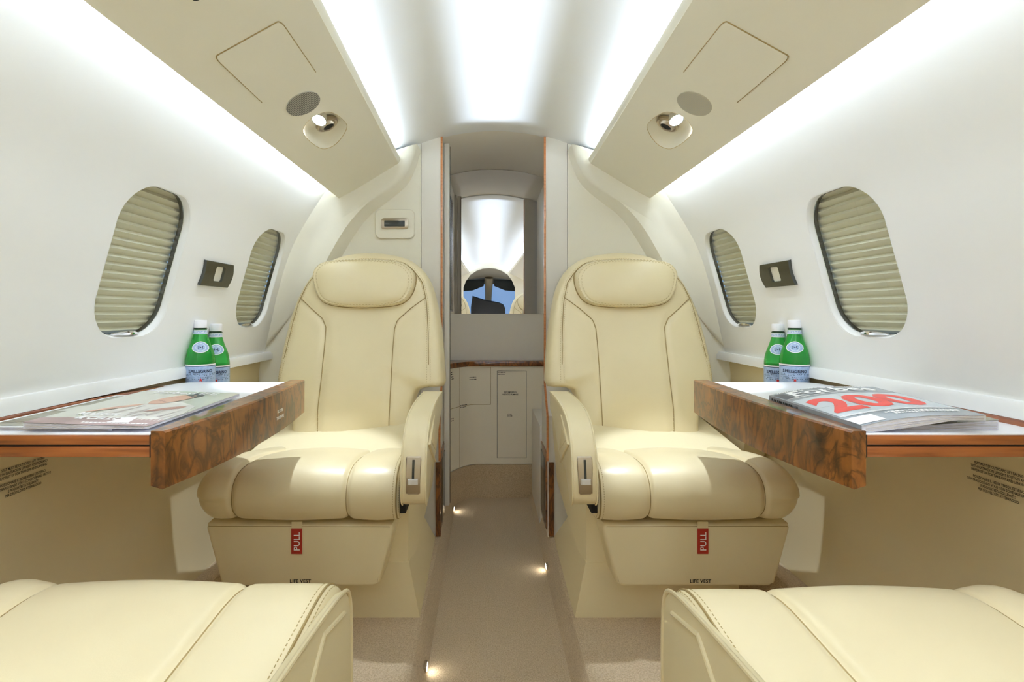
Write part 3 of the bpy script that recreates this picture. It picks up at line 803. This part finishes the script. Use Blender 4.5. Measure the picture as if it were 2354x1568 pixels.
    bm = BM(); q = [(.300, -.5925), (.80, -.5905)]; tube(bm, [(s*.3005, 1.4195, -.592), (s*.334, 1.4195, -.742)], .0012, 5); tube(bm, [(s*.30, 1.4195, -.591), (s*.80, 1.4195, -.589)], .0012, 5); obj('seam', bm, M['thread'], db)
    cxp = (682-1120)*1.415/1180-.03 if s < 0 else (1616-1120)*1.415/1180-.03
    bm = BM(); add_box(bm, (cxp-.0145, 1.4155, -.600), (cxp+.0145, 1.4178, -.575), 0); obj('tag_strap', bm, M['leather2'], db)
    bm = BM(); add_box(bm, (cxp-.015, 1.4145, -.664), (cxp+.015, 1.4172, -.595), .0006); tg = obj('pull_tag', bm, M['red'], db, label='red pull tag')
    bm = BM(); add_text(bm, 'PULL', lambda x, y: (cxp-y, 1.4141, -.6295+x), .0235, .0002, at=(0, -.0085)); obj('pull_lettering', bm, M['inkw'], db)
    cxl = (690-1120)*1.415/1180-.03 if s < 0 else (1611-1120)*1.415/1180-.03
    bm = BM(); add_text(bm, 'LIFE VEST', lambda x, y: (cxl+x, 1.4165, -.7445+y), .0135, .0003, space=1.05); obj('vest_lettering', bm, M['ink'], db)
    # ---- base shroud and pedestal
    bm = BM(); rr = [[(s*a, y, b) for a, b in q] for y, q in (
        (1.52, [(.264, -.748), (.262, -.50), (.262, -.47), (.79, -.47), (.78, -.748)]),
        (1.60, [(.250, -.735), (.235, -.48), (.235, -.44), (.79, -.45), (.78, -.748)]),
        (1.98, [(.240, -.65), (.222, -.44), (.222, -.34), (.79, -.40), (.78, -.748)]))]
    loft(bm, rr, True, (True, True)); sh = obj('base_shroud', bm, M['leather2'], e, angle=25)
    bm = BM(); xm = (893-1120)*1.517/1180-.03 if s < 0 else (1404-1120)*1.517/1180-.03
    add_flat(bm, [(xm-.006, -.741), (xm+.006, -.741), (xm, -.753)][::1], lambda u, v: (u, 1.5185, v+.005)); obj('triangle_mark', bm, M['red'], sh, label='small red triangle mark')
    bm = BM(); rr = [[(s*a, y, b) for a, b in q] for y, q in (
        (1.517, [(.229, -.90), (.261, -.737), (.70, -.737), (.73, -.90)]),
        (1.75, [(.232, -.90), (.250, -.686), (.70, -.70), (.73, -.90)]),
        (2.06, [(.238, -.90), (.240, -.895), (.70, -.80), (.73, -.90)]))]
    loft(bm, rr, True, (True, True)); obj('pedestal', bm, M['leather2'], e, angle=20)
    bm = BM(); add_box(bm, (s*.246, 1.36, -.53), (s*.262, 1.72, -.46)); obj('side_gap_liner', bm, M['gap'], e)
    return e
seat(-1, False, 'cream leather seat left of the aisle facing the camera, behind the left table')
seat(1, False, 'cream leather seat right of the aisle facing the camera, behind the right table')
seat(-1, True, 'cream leather seat in the left foreground, only its cushion in view')
seat(1, True, 'cream leather seat in the right foreground, only its cushion in view')

# side consoles (outer armrests) that carry the bottles
for s, side in ((-1, 'left'), (1, 'right')):
    e = thing('side_console', 'cream outer armrest between the %s rear seat and the cabin wall' % side, 'armrest', (s*.88, 1.7, -.60))
    bm = BM(); prism(bm, [(1.425, -.29), (1.44, -.2665), (1.561, -.2665), (1.567, -.2795), (2.10, -.2795), (2.10, -.60), (1.80, -.60), (1.70, -.31), (1.44, -.305)], 'x', s*.846, s*.922, bev=.004); obj('body', bm, M['leather2'], e)
    bm = BM(); prism(bm, [(1.413, -.30), (1.46, -.30), (1.46, -.43), (1.413, -.42)], 'x', s*.848, s*.884, bev=.005); obj('armrest_tip', bm, M['leather2'], e)
    bm = BM(); add_box(bm, (s*.852, 1.408, -.41), (s*.880, 1.4145, -.335), .002); obj('control_plate', bm, M['metal'], e, label='satin metal control plate')

# ------------------------------------------------------------------ folding tables
HT = -.1985
def fold_table(s, dx, lab, text):
    e = thing('folding_table', lab, 'table', (s*.75, 1.15, HT-.037), group='wood edged folding tables')
    def X(v): return s*(v+dx)
    inner = [(.584, .843), (.588, .95), (.591, 1.1), (.596, 1.3), (.600, 1.48)]
    outerp = [(.919-dx, 1.30), (.916-dx, 1.40), (.905-dx, 1.45), (.885-dx, 1.475), (.86-dx, 1.48)]
    front = [(.919-dx, .843)]
    plan_ = inner + outerp[::-1] + front
    for nm, z0, z1, g in (('upper_leaf', -.2165, -.2005, 0), ('lower_leaf', -.2365, -.2195, .003)):
        bm = BM(); P_ = [(X(a+ (g if a < .7 else 0)), b) for a, b in plan_]
        prism(bm, P_, 'z', z0, z1, bev=.0012); obj(nm, bm, M['veneer'], e, angle=25)
    bm = BM(); P_ = [(X(a), b+(.0015 if b < .85 else -.0015 if b > 1.47 else 0)) for a, b in plan_]
    prism(bm, P_, 'z', -.2005, HT); obj('table_surface', bm, M['laminate'], e, angle=25, label='white laminate writing surface')
    bm = BM(); P_ = [(X(a+.006), b+.003) for a, b in inner] + [(X(.91-dx), 1.40), (X(.91-dx), .846)]
    prism(bm, P_, 'z', -.2195, -.2165); obj('leaf_spacer', bm, M['gap'], e)
    # burl edge panel, bowed towards the aisle
    o_ = crom([(.559, .838), (.548, .95), (.542, 1.1), (.546, 1.3), (.562, 1.485)], 24)
    i_ = crom([(.5825, .838), (.586, .95), (.589, 1.1), (.594, 1.3), (.5985, 1.485)], 24)
    def low(y): return -.288-.006*math.sin(PI*(y-.838)/.647)
    def hi_(y): return -.1925+.004*math.sin(PI*(y-.838)/.647)*0
    rings = []
    for a, b in zip(o_, i_):
        y = a[1]; t, l_ = hi_(y), low(y)
        rings.append([(X(a[0]), y, l_+.002), (X(a[0]-.0005), y, t-.003), (X(a[0]+.003), y, t), (X(b[0]), y, t), (X(b[0]), y, l_+.006), (X(a[0]+.004), y, l_)])
    bm = BM(); loft(bm, rings, True, (True, True)); pn = obj('edge_panel', bm, M['burl'], e, angle=30, label='glossy burl walnut edge panel')
    def face(y, h, lift=.0008):
        a = np.interp(y, [p[1] for p in o_], [p[0] for p in o_]); return (X(a-lift), y, h)
    if text:
        bm = BM()
        for k, tx in enumerate(('PULL TO OPEN', 'TIRARE PER APRIRE')):
            add_text(bm, tx, lambda x, y: face(1.268+x*(1 if s < 0 else -1), -.244-k*.016+y), .0105, .0002, sx=.55)
        obj('lettering', bm, M['inkw'], pn)
    bm = BM(); add_box(bm, (X(.5805), .8405, -.2365), (X(.5862), .852, -.1995)); obj('hinge_gap', bm, M['gap'], e)
    return e
fold_table(-1, -.003, 'left folding table, white top and burl walnut edge with small white lettering', True)
fold_table(1, .006, 'right folding table, white top and plain burl walnut edge, bearing the red numbered magazine', False)
for s in (-1, 1):                                     # wooden rail of the table box along the wall
    bm = BM(); ys = np.linspace(.40, 1.395, 24); rings = []
    for y in ys:
        t = -.1862-.0125*max(0, (y-.85)/.545)**2.0
        rings.append([(s*.9045, y, -.199), (s*.9035, y, t-.002), (s*.9055, y, t), (s*.926, y, t+.001), (s*.926, y, -.199)])
    loft(bm, rings, True, (True, True)); struct('trim_11' if s < 0 else 'trim_12', bm, M['veneer'], angle=30)

# ------------------------------------------------------------------ magazines
def magazine(name_lab, corners, zt, zb, cover_m, extra=None, back=False):
    """corners: near-left, near-right, far-right, far-left (x, y) as seen by the reader; zt/zb(u, v) top and bottom heights; u to the right, v away"""
    nl, nr, fr, fl = [np.array(c) for c in corners]
    def pt(u, v, lift=0.0):
        p = (nl*(1-u)+nr*u)*(1-v)+(fl*(1-u)+fr*u)*v
        return (p[0], p[1], zt(u, v)+lift)
    def pb(u, v):
        p = (nl*(1-u)+nr*u)*(1-v)+(fl*(1-u)+fr*u)*v
        return (p[0], p[1], zb(u, v))
    c = (nl+nr+fr+fl)/4
    e = thing('magazine', name_lab, 'magazine', (c[0], c[1], min(zb(u, v) for u in (0, 1) for v in (0, 1))))
    n = 14
    def sheet(bm, f, mi=0):
        g = [[bm.verts.new(f(i/n, j/n)) for i in range(n+1)] for j in range(n+1)]
        for j in range(n):
            for i in range(n): q = bm.faces.new((g[j][i], g[j][i+1], g[j+1][i+1], g[j+1][i])); q.material_index = mi
        return g
    bm = BM()
    g1 = sheet(bm, lambda u, v: pt(.004+.992*u, .004+.992*v, -.0006)); g0 = sheet(bm, lambda u, v: pb(.004+.992*u, .004+.992*v))
    bd = [(0, i) for i in range(n)]+[(j, n) for j in range(n)]+[(n, i) for i in range(n, 0, -1)]+[(j, 0) for j in range(n, 0, -1)]
    for k in range(len(bd)):
        a, b = bd[k], bd[(k+1) % len(bd)]
        bm.faces.new((g0[a[0]][a[1]], g0[b[0]][b[1]], g1[b[0]][b[1]], g1[a[0]][a[1]]))
    pages = obj('pages', bm, M['paper'], e, angle=30)
    bm = BM()                                         # edges of loose page bundles
    for f in (.25, .45, .62, .8):
        for path in ([(u, 0) for u in np.linspace(.03, .97, 16)],):
            L_ = [Vector(pt(u, v))*(1-f)+Vector(pb(u, v))*f+Vector((0, -.0003, .0006*math.sin(9*u+f*20))) for u, v in path]
            tube(bm, L_, .0004, 4)
    obj('page_lines', bm, M['fold'], pages)
    bm = BM(); sheet(bm, lambda u, v: pt(u, v)); art = [cover_m]
    if extra: art += extra(bm, lambda u, v: pt(u, v, .0005), lambda u, v: pt(u, v, .0009))
    obj('cover', bm, art, e, angle=180)
    return e, pt, pb

def paint(bm, poly, fn, mi=0, sub=0): return add_flat(bm, poly, fn, mi, sub, .07)
def write(bm, *a, **k): return add_text(bm, *a, fine=.07, **k)
def word_row(bm, fn, u0, u1, v, hgt, mi, lo=.012, hi=.035, gap=.008):
    u = u0
    while u < u1:
        w_ = min(random.uniform(lo, hi), u1-u); add_flat(bm, [(u, v), (u+w_, v), (u+w_, v+hgt), (u, v+hgt)], fn, mi); u += w_+gap

TT = HT
# lower left magazine: sage cover with white border
def art_sage(bm, f1, f2):
    paint(bm, [(.05, .03), (.97, .03), (.97, .97), (.05, .97)], f1, 1, 60)
    paint(bm, [(.06, .10), (.5, .16), (.46, .34), (.30, .33), (.12, .20)], f2, 2, 30)
    paint(bm, [(.10, .42), (.5, .40), (.5, .62), (.25, .66), (.12, .58)], f2, 3, 30)
    paint(bm, [(.2, .8), (.5, .78), (.5, .86), (.24, .87)], f2, 4, 20)
    return [M['cov_sage'], M['cov_olive'], M['cov_ivory'], M['skin']]
magazine('sage green magazine with white border lying beneath the left cover portrait magazine', ((-.900, .87), (-.66, .862), (-.668, 1.205), (-.902, 1.205)), lambda u, v: TT+.0055, lambda u, v: TT+.0004, M['labelw'], art_sage)
# upper left magazine: reclining man in a white shirt
def art_life(bm, f1, f2):
    paint(bm, [(0, 0), (1, 0), (1, .15), (.55, .17), (0, .12)], f1, 1, 60)                                   # mauve foot of the picture
    paint(bm, [(.25, .14), (.45, .16), (.98, .12), (1, .30), (.93, .52), (.72, .62), (.50, .60), (.36, .42)], f1, 2, 60)   # shirt
    for q in ([(.55, .3), (.62, .45), (.60, .2)], [(.72, .25), (.80, .5), (.77, .22)], [(.85, .22), (.93, .42), (.88, .2)], [(.40, .24), (.5, .52), (.44, .22)], [(.63, .2), (.7, .32), (.69, .18)], [(.9, .18), (.97, .3), (.95, .16)]):
        paint(bm, q, f2, 3)
    head = [(.42, .62), (.46, .545), (.53, .53), (.60, .57), (.66, .66), (.70, .76), (.68, .85), (.60, .87), (.50, .82), (.44, .72)]
    paint(bm, head, f2, 4, 40)
    paint(bm, [(.55, .85), (.60, .83), (.66, .80), (.70, .75), (.74, .86), (.70, .93), (.60, .92)], f2, 5, 30)                      # dark hair
    paint(bm, [(.47, .64), (.49, .66), (.57, .62), (.55, .60)], f2, 6); paint(bm, [(.50, .745), (.63, .73), (.63, .745), (.50, .765)], f2, 6)
    paint(bm, [(.16, .26), (.22, .29), (.42, .46), (.46, .53), (.40, .53), (.25, .40)], f2, 4, 30)            # forearm
    paint(bm, [(.62, .33), (.70, .34), (.86, .44), (.87, .50), (.80, .49), (.70, .43)], f2, 6, 30)            # hand
    write(bm, 'ForbesLIFE', f2, .115, .002, at=(.50, .885), mi=7, sx=1.25)
    write(bm, 'MASTER', f2, .080, .004, at=(.35, .205), mi=7, sx=1.2); write(bm, '& CELLO', f2, .080, .004, at=(.46, .115), mi=7, sx=1.2)
    paint(bm, [(.60, .06), (.78, .06), (.72, .20), (.65, .20)], f2, 7)
    word_row(bm, f2, .42, .96, .035, .018, 7)
    return [M['mauve'], M['shirt'], M['fold'], M['skin'], M['hair'], M['skin2'], M['inkw']]
zl = lambda u, v: TT+.0165-.0065*u*u*(1-.3*v)-.002*(1-v)*math.sin(PI*u)
magazine('upper left magazine, cover with a reclining man in a white shirt', ((-.803, .853), (-.594, .853), (-.603, 1.19), (-.835, 1.205)), zl, lambda u, v: TT+.0062 if u < .75 else TT+.0062-(u-.75)*.0, M['cov_ivory'], art_life)
# lower right magazine: dark olive cover
def art_olive(bm, f1, f2):
    paint(bm, [(.55, .86), (.97, .86), (.97, .97), (.55, .97)], f1, 1)
    for k in range(4): paint(bm, [(.72+.05*k, .70), (.75+.05*k, .72), (.72+.05*k, .74), (.71+.05*k, .72)], f1, 2)
    paint(bm, [(.6, .55), (.9, .60), (.9, .64), (.6, .60)], f1, 2)
    return [M['inkw'], M['gold']]
magazine('olive brown magazine peeking out beneath the red numbered magazine', ((.668, .872), (.836, .868), (.893, 1.165), (.690, 1.165)), lambda u, v: TT+.0045+.0135*u, lambda u, v: TT+.0004, M['cov_olive'], art_olive)
# upper right magazine
def art_200(bm, f1, f2):
    paint(bm, [(.02, .20), (.98, .20), (.98, .70), (.5, .74), (.02, .72)], f1, 1, 80)
    paint(bm, [(.0, .775), (1, .775), (1, .783), (0, .783)], f2, 3, 40)
    for v in (.205, .19): paint(bm, [(0, v), (1, v), (1, v+.008), (0, v+.008)], f2, 3, 40)
    for a, b in (((.02, .45), (.98, .38)), ((.3, .22), (.42, .7)), ((.7, .2), (.62, .7))):
        d = np.array(b)-np.array(a); n_ = np.array((-d[1], d[0]))/np.linalg.norm(d)*.0015
        paint(bm, [tuple(np.array(a)+n_), tuple(np.array(b)+n_), tuple(np.array(b)-n_), tuple(np.array(a)-n_)], f2, 2)
    write(bm, '200', f2, .50, .020, at=(.485, .30), sx=1.12, mi=4, space=1.0)
    write(bm, 'Forbes', f2, .205, .006, at=(.50, .815), sx=1.28, mi=5, space=1.08)
    for (u, v, w_) in ((.135, .815, .075), (.135, .948, .17), (.36, .815, .07), (.475, .955, .05)):
        paint(bm, [(u-.012, v-.004), (u-.012+w_, v-.004), (u-.012+w_, v+.008), (u-.012, v+.008)], f2, 5)   # serifs of the masthead
    word_row(bm, f2, .06, .9, .975, .009, 5); 
    paint(bm, [(.02, .79), (.10, .79), (.10, .95), (.02, .95)], f2, 2)
    word_row(bm, f2, .33, .93, .135, .022, 5); word_row(bm, f2, .38, .9, .098, .022, 5)
    paint(bm, [(.0, .02), (.22, .02), (.22, .15), (.0, .15)], f2, 5)
    for k in range(3): paint(bm, [(.07+.03*k, .05), (.085+.03*k, .05), (.085+.03*k, .12), (.07+.03*k, .12)], f2, 3)
    return [M['cov_pale'], M['cov_line'], M['inkw'], M['redprint'], M['inkw']]
zr = lambda u, v: TT+.0115+.0215*(1-(1-min(1, u*1.35))**2)*(.88+.12*v)+.003*v
zrb = lambda u, v: TT+.0010+.0215*max(0, min(1, (u-.08)*1.5))**1.2*(.95)
e200, pt200, pb200 = magazine('grey magazine with a large red number 200 on the right table', ((.592, .852), (.793, .845), (.823, 1.135), (.602, 1.150)), zr, zrb, M['cov_grey'], art_200)
bm = BM()
for k in range(12):
    for f0, f1 in ((.02, .98),): pass
L_ = [[tuple(Vector(pt200(0, v))*(1-f)+Vector(pb200(0, v))*f+Vector((-.0006, 0, 0))) for f in (0, .5, 1)] for v in np.linspace(0, 1, 15)]
loft(bm, L_, closed=False); obj('spine', bm, M['cov_grey'], e200)
bm = BM()
for k in range(14):
    v = .62+k*.025; w_ = random.uniform(.010, .02)
    qs = [Vector(pt200(0, vv))*(1-f)+Vector(pb200(0, vv))*f+Vector((-.0011, 0, 0)) for vv, f in ((v, .35), (v+w_, .35), (v+w_, .7), (v, .7))]
    bm.faces.new([bm.verts.new(q) for q in qs])
obj('spine_print', bm, M['ink'], e200)

# ------------------------------------------------------------------ mineral water bottles
BR = .0392
def bottle(loc, rot, lab):
    e = thing('water_bottle', lab, 'bottle', (0, 0, 0), group='green mineral water bottles')
    ORG[e] = Vector((0, 0, ZC))
    prof = [(.004, .004), (.030, .002), (.036, .006), (BR-.0008, .016), (BR-.0004, .10), (BR, .122), (BR-.0012, .135), (.0355, .150), (.0305, .165), (.0258, .178), (.0215, .191), (.0186, .202), (.0172, .213), (.0165, .221), (.0165, .226)]
    pr = [tuple(p) for p in crom(prof, 46)]
    bm = BM(); lathe(bm, [(.001, .004)] + [(max(.001, r), z) for r, z in pr], 48, cap=False); obj('bottle_body', bm, M['bottle'], e, angle=60)
    bm = BM(); lathe(bm, [(.0165, .2175), (.0192, .2180), (.0192, .2195), (.0168, .2200), (.0168, .2235)], 32, cap=False); obj('neck_ring', bm, M['darkgreen'], e)
    cp = [(.0174, .2225), (.0178, .2235), (.0178, .2275), (.0180, .2280), (.0180, .2430), (.0172, .2448), (.004, .2452)]
    bm = BM(); lathe(bm, cp, 40); obj('cap', bm, M['cap'], e, angle=30)
    def cyl(a, z, l_=.0006):
        r = float(np.interp(z, [p[1] for p in pr], [p[0] for p in pr]))+l_
        return (r*math.sin(a), -r*math.cos(a), z)
    def band(bm, z0, z1, l_, mi=0, n=3):
        zs = np.linspace(z0, z1, n); vr = [[bm.verts.new(cyl(a, z, l_)) for a in np.linspace(0, 2*PI, 48, endpoint=False)] for z in zs]
        for a, b in zip(vr, vr[1:]):
            for i in range(48): f = bm.faces.new((a[i], a[(i+1) % 48], b[(i+1) % 48], b[i])); f.material_index = mi
    bm = BM(); band(bm, .204, .2155, .0005); band(bm, .2035, .2052, .0007, 1); band(bm, .2145, .216, .0007, 1)
    for k in range(60): 
        a = random.uniform(-1.4, 1.4); z = random.choice((.2072, .2092, .2112)); w_ = random.uniform(.05, .15)
        q = [cyl(a, z, .0009), cyl(a+w_, z, .0009), cyl(a+w_, z+.0012, .0009), cyl(a, z+.0012, .0009)]; f = bm.faces.new([bm.verts.new(p) for p in q]); f.material_index = 1
    obj('neck_label', bm, [M['label'], M['labelw']], e)
    # oval badge: white rim, blue field, drawn building
    bm = BM(); zc = .1665
    def bd(u, v, l_): return cyl(u/.0285, zc+v, l_)
    def lens(a, b, n=36): return [(a*math.copysign(abs(math.cos(t))**1.25, math.cos(t)), b*math.copysign(abs(math.sin(t))**.95, math.sin(t))) for t in np.linspace(0, 2*PI, n, endpoint=False)]
    def disc(a, b, l_, mi):
        c0 = bm.verts.new(bd(0, 0, l_)); rs = []
        for f in (.33, .66, 1.0): rs.append([bm.verts.new(bd(x*f, y*f, l_)) for x, y in lens(a, b)])
        n = len(rs[0])
        for i in range(n):
            f = bm.faces.new((c0, rs[0][i], rs[0][(i+1) % n])); f.material_index = mi
            for p, q in zip(rs, rs[1:]):
                f = bm.faces.new((p[i], q[i], q[(i+1) % n], p[(i+1) % n])); f.material_index = mi
    disc(.0222, .0165, .0008, 1); disc(.0202, .0145, .0012, 0); disc(.0122, .0112, .0015, 1); disc(.0112, .0102, .0018, 0)
    for (x, y, w_, h_) in ((-.006, -.004, .012, .002), (-.005, -.002, .002, .005), (.003, -.002, .002, .005), (-.0015, -.002, .003, .003), (-.007, .001, .014, .0008)):
        f = bm.faces.new([bm.verts.new(bd(a, b, .0022)) for a, b in ((x, y), (x+w_, y), (x+w_, y+h_), (x, y+h_))]); f.material_index = 2
    obj('badge_label', bm, [M['label'], M['labelw'], M['labeldk']], e)
    bm = BM(); band(bm, .012, .1135, .0006, 0, 6); band(bm, .1125, .1165, .0008, 1, 2); band(bm, .1105, .1122, .0009, 2, 2)
    F = lambda x, y: cyl(x/BR, y, .0013)
    add_text(bm, 'S.PELLEGRINO', F, .0120, .0004, at=(-.001, .0925), sx=.86, space=1.0, mi=2)
    for z in (.0875, .084, .078, .0735):
        x = -.045
        while x < .045:
            w_ = random.uniform(.001, .004)
            if random.random() < .6: f = bm.faces.new([bm.verts.new(F(a, b)) for a, b in ((x, z), (x+w_, z), (x+w_, z+.0014), (x, z+.0014))]); f.material_index = 2
            x += w_+.002
    st = []
    for k in range(10):
        r = .0058 if k % 2 == 0 else .0024; a = PI/2+k*PI/5; st.append((r*math.cos(a), .0715+r*math.sin(a)))
    c0 = bm.verts.new(cyl(0, .0715, .0018)); rv = [bm.verts.new(cyl(x/BR, y, .0018)) for x, y in st]
    for k in range(10): f = bm.faces.new((c0, rv[k], rv[(k+1) % 10])); f.material_index = 3
    obj('main_label', bm, [M['label'], M['labelw'], M['labeldk'], M['star']], e)
    e.location = (loc[0], loc[1], loc[2]+ZC); e.rotation_euler = (0, 0, rot)
    return e
b0 = bottle((-.880, 1.522, -.2655), .52, 'taller looking left bottle, in front of its twin on the left armrest')
for loc, rot, lab in (((-.882, 1.612, -.2785), .50, 'left rear bottle, partly hidden behind the front left bottle'), ((.881, 1.522, -.2655), -.50, 'right front bottle on the right armrest, badge label in full view'), ((.883, 1.612, -.2785), -.52, 'right rear bottle, partly hidden behind the front right bottle')):
    r = dup(b0, loc, lab); r.rotation_euler = (0, 0, rot)

# ------------------------------------------------------------------ placards on the lower side panels
TXT = ['SEAT MUST BE OUTBOARD AFT FACING', 'WITH SEATBACK IN UPRIGHT POSITION AND', 'HEADREST UP FOR TAKE-OFF AND LANDING', '', "POSIZIONARE IL SEDILE VERSO L'ESTERNO", 'CONTRARIO SENSO VOLO CON SCHIENALE ERETTO', 'E POGGIATESTA SOLLEVATO', 'PER DECOLLO ED ATTERRAGGIO']
for s, side in ((-1, 'left'), (1, 'right')):
    bm = BM()
    for k, t in enumerate(TXT):
        if not t: continue
        hh = -.2985-k*.0074+(.002 if k > 3 else 0)
        def F(x, y): return (s*.9395, .975-x, hh+y) if s > 0 else (s*.9395, 1.008+x, hh+y)
        add_text(bm, t, F, .0070, .00012, sx=.74, align='CENTER')
    o = obj('seat_notice', bm, M['ink'], None); set_tags(o, 'black lettered seat position notice on the %s lower wall under the table' % side, 'notice')

# ------------------------------------------------------------------ front of the cabin (seen in the mirror)
bm = BM()
arch = [(-.40, -.90), (-.40, .40), (-.36, .50), (-.29, .595), (-.20, .655), (-.10, .69), (0, .70), (.10, .69), (.20, .655), (.29, .595), (.36, .50), (.40, .40), (.40, -.90)]
ar = [tuple(p) for p in arch]
loft(bm, [[(x*1.0, Y0+d, h) for x, h in ar] for d in (.0, -.05)], closed=False)
big = [(-1.0, -.90), (-1.0, .45), (-.70, .62), (-.55, .64), (-.42, .70), (-.25, .75), (0, .78), (.25, .75), (.42, .70), (.55, .64), (.70, .62), (1.0, .45), (1.0, -.90)]
loft(bm, [[(x, Y0, h) for x, h in ar], [(x, Y0-.001, h) for x, h in big]], closed=False)
struct('wall_front', bm, M['bulk'])
bm = BM(); xs = np.linspace(-.62, .62, 15)
loft(bm, [[(x, y, a-b*x*x) for x in xs] for y, a, b in ((Y0-.02, .73, .6), (-2.8, .66, .5), (-3.1, .63, .40), (-3.32, .58, .30))], closed=False)
for sg in (-1, 1): loft(bm, [[(sg*.62, y, h) for h in np.linspace(-.9, .50, 4)] for y in (Y0-.02, -3.3)], closed=False)
struct('ceiling_cockpit', bm, M['cockpit'])
bm = BM(); tube(bm, [(0, -3.18, .60), (-.01, -3.28, .30), (-.02, -3.36, .02), (-.02, -3.40, -.1)], [.075, .06, .055, .06], 8)
loft(bm, [[(x, -3.30, h) for h in (.50, .60)] for x in (-.62, .62)], closed=False)
struct('trim_13', bm, M['cockpit'])
k = 0
for sg in (-1, 1):
    k += 1
    bm = BM(); add_flat(bm, [(sg*.03, -.2), (sg*.62, -.2), (sg*.62, .52), (sg*.03, .52)], lambda x, h: (x, -3.34-.10*(.4-h), h))
    o = obj('window_%d' % (4+k), bm, M['sky_pane']); o['kind'] = 'structure'
    bm = BM(); P_ = [(sg*.08, .56), (sg*.44, .57), (sg*.46, .37), (sg*.28, .385), (sg*.09, .46)]
    prism(bm, P_, 'y', -3.20, -3.18, bev=.004)
    set_tags(obj('sun_visor', bm, M['visor']), 'dark cockpit sun visor reflected in the mirror, %s of the centre post' % ('left' if sg < 0 else 'right'), 'sun visor')
bm = BM(); rr = []
for x, t in ((-.30, .12), (-.275, .29), (-.18, .26), (-.09, .23), (.04, .205), (.17, .18), (.24, .145), (.27, .085), (.275, -.1)):
    rr.append([(x, -2.95, -.5), (x, -2.95, t-.02), (x, -3.0, t), (x, -3.2, t), (x, -3.2, -.5)])
loft(bm, rr, True, (True, True)); set_tags(obj('instrument_panel', bm, M['blackmatte'], angle=25), 'black cockpit instrument panel reflected at the bottom of the mirror', 'instrument panel')
bm = BM(); add_box(bm, (-.62, -3.45, -.9), (.62, -3.3, -.2)); struct('wall_cockpit', bm, M['cockpit'])

# ------------------------------------------------------------------ light
def area(name, loc, size, energy, direction, color=(1, 1, 1), spread=180):
    l = bpy.data.lights.new(name, 'AREA'); l.shape = 'RECTANGLE'; l.size, l.size_y = size; l.energy = energy; l.color = color; l.spread = math.radians(spread)
    o = bpy.data.objects.new(name, l); COL.objects.link(o); o.location = (loc[0], loc[1], loc[2]+ZC)
    d = Vector(direction).normalized(); z = -d; y = Vector((0, 1, 0)); x = y.cross(z).normalized()
    o.rotation_euler = Matrix((x, z.cross(x), z)).transposed().to_euler()
    return o
COOL = (.71, .835, 1.0)
E_CEIL, E_WALL, E_SPOT = 20, 7.5, 32
E_BAND, E_FILL = 2.6, 7
for s in (-1, 1):
    area('cove_ceiling_light', (s*.452, -.14, .603), (.022, 4.4), E_CEIL, (-s*.75, 0, 1), COOL)
    area('cove_ceiling_beam', (s*.425, -.14, .659), (.008, 4.4), E_BAND, (-s*.425, 0, .115), COOL, 13)
    area('cove_wall_light', (s*.641, -.17, .503), (.022, 4.36), E_WALL, (s*.55, 0, -.85), COOL)
for s, p, aft in SPOTS:
    l = bpy.data.lights.new('reading_lamp', 'SPOT'); l.energy = E_SPOT if aft else E_SPOT*.5; l.spot_size = math.radians(40); l.spot_blend = .35; l.shadow_soft_size = .012; l.color = (.78, .88, 1)
    o = bpy.data.objects.new('reading_lamp', l); COL.objects.link(o); o.location = p+Vector((0, 0, ZC))
    tgt = Vector((s*.58, p.y+(.01 if aft else .05), -.43))
    o.rotation_euler = (tgt-p).to_track_quat('-Z', 'Y').to_euler()
for s, D in ((-1, 2.53), (1, 1.955), (-1, 1.40)):
    l = bpy.data.lights.new('floor_lamp_glow', 'SPOT'); l.energy = .05; l.spot_size = math.radians(165); l.spot_blend = 1; l.shadow_soft_size = .006; l.color = (1, .96, .86)
    o = bpy.data.objects.new('floor_lamp_glow', l); COL.objects.link(o); o.location = (s*.187, D, -.960+ZC); o.rotation_euler = (Vector((-s*.8, 0, -.45))).to_track_quat('-Z', 'Y').to_euler()
area('front_fill_light', (-.80, -1.85, -.25), (.95, .62), E_FILL, (1, .25, .05), (.95, .97, 1))  # added fill light for the front-facing surfaces; no door opening is modelled
l = bpy.data.lights.new('cockpit_fill_light', 'POINT'); l.energy = 5; l.shadow_soft_size = .05  # added light, out of view, that brightens the dark cockpit lining
o = bpy.data.objects.new('cockpit_fill_light', l); COL.objects.link(o); o.location = (0, -2.65, ZC-.25)
w = bpy.data.worlds.new('sky'); SC.world = w; w.use_nodes = True
bg = w.node_tree.nodes['Background']; bg.inputs[0].default_value = lin((150, 187, 232)); bg.inputs[1].default_value = 1.0

# ------------------------------------------------------------------ camera
cam = bpy.data.cameras.new('camera'); co = bpy.data.objects.new('camera', cam); COL.objects.link(co)
cam.sensor_width = 36; cam.lens = 36*1180/2354; cam.shift_x = (1177-1120)/2354; cam.shift_y = -(784-720)/2354; cam.clip_start = .02
co.location = (-.03, 0, ZC); co.rotation_euler = (PI/2, 0, 0)
SC.camera = co
SC.view_settings.view_transform = 'Standard'; SC.view_settings.look = 'None'; SC.view_settings.exposure = 0; SC.view_settings.gamma = 1
SC.view_settings.use_curve_mapping = False
try: SC.cycles.diffuse_bounces = 12; SC.cycles.max_bounces = 14; SC.cycles.transparent_max_bounces = 16
except Exception: pass
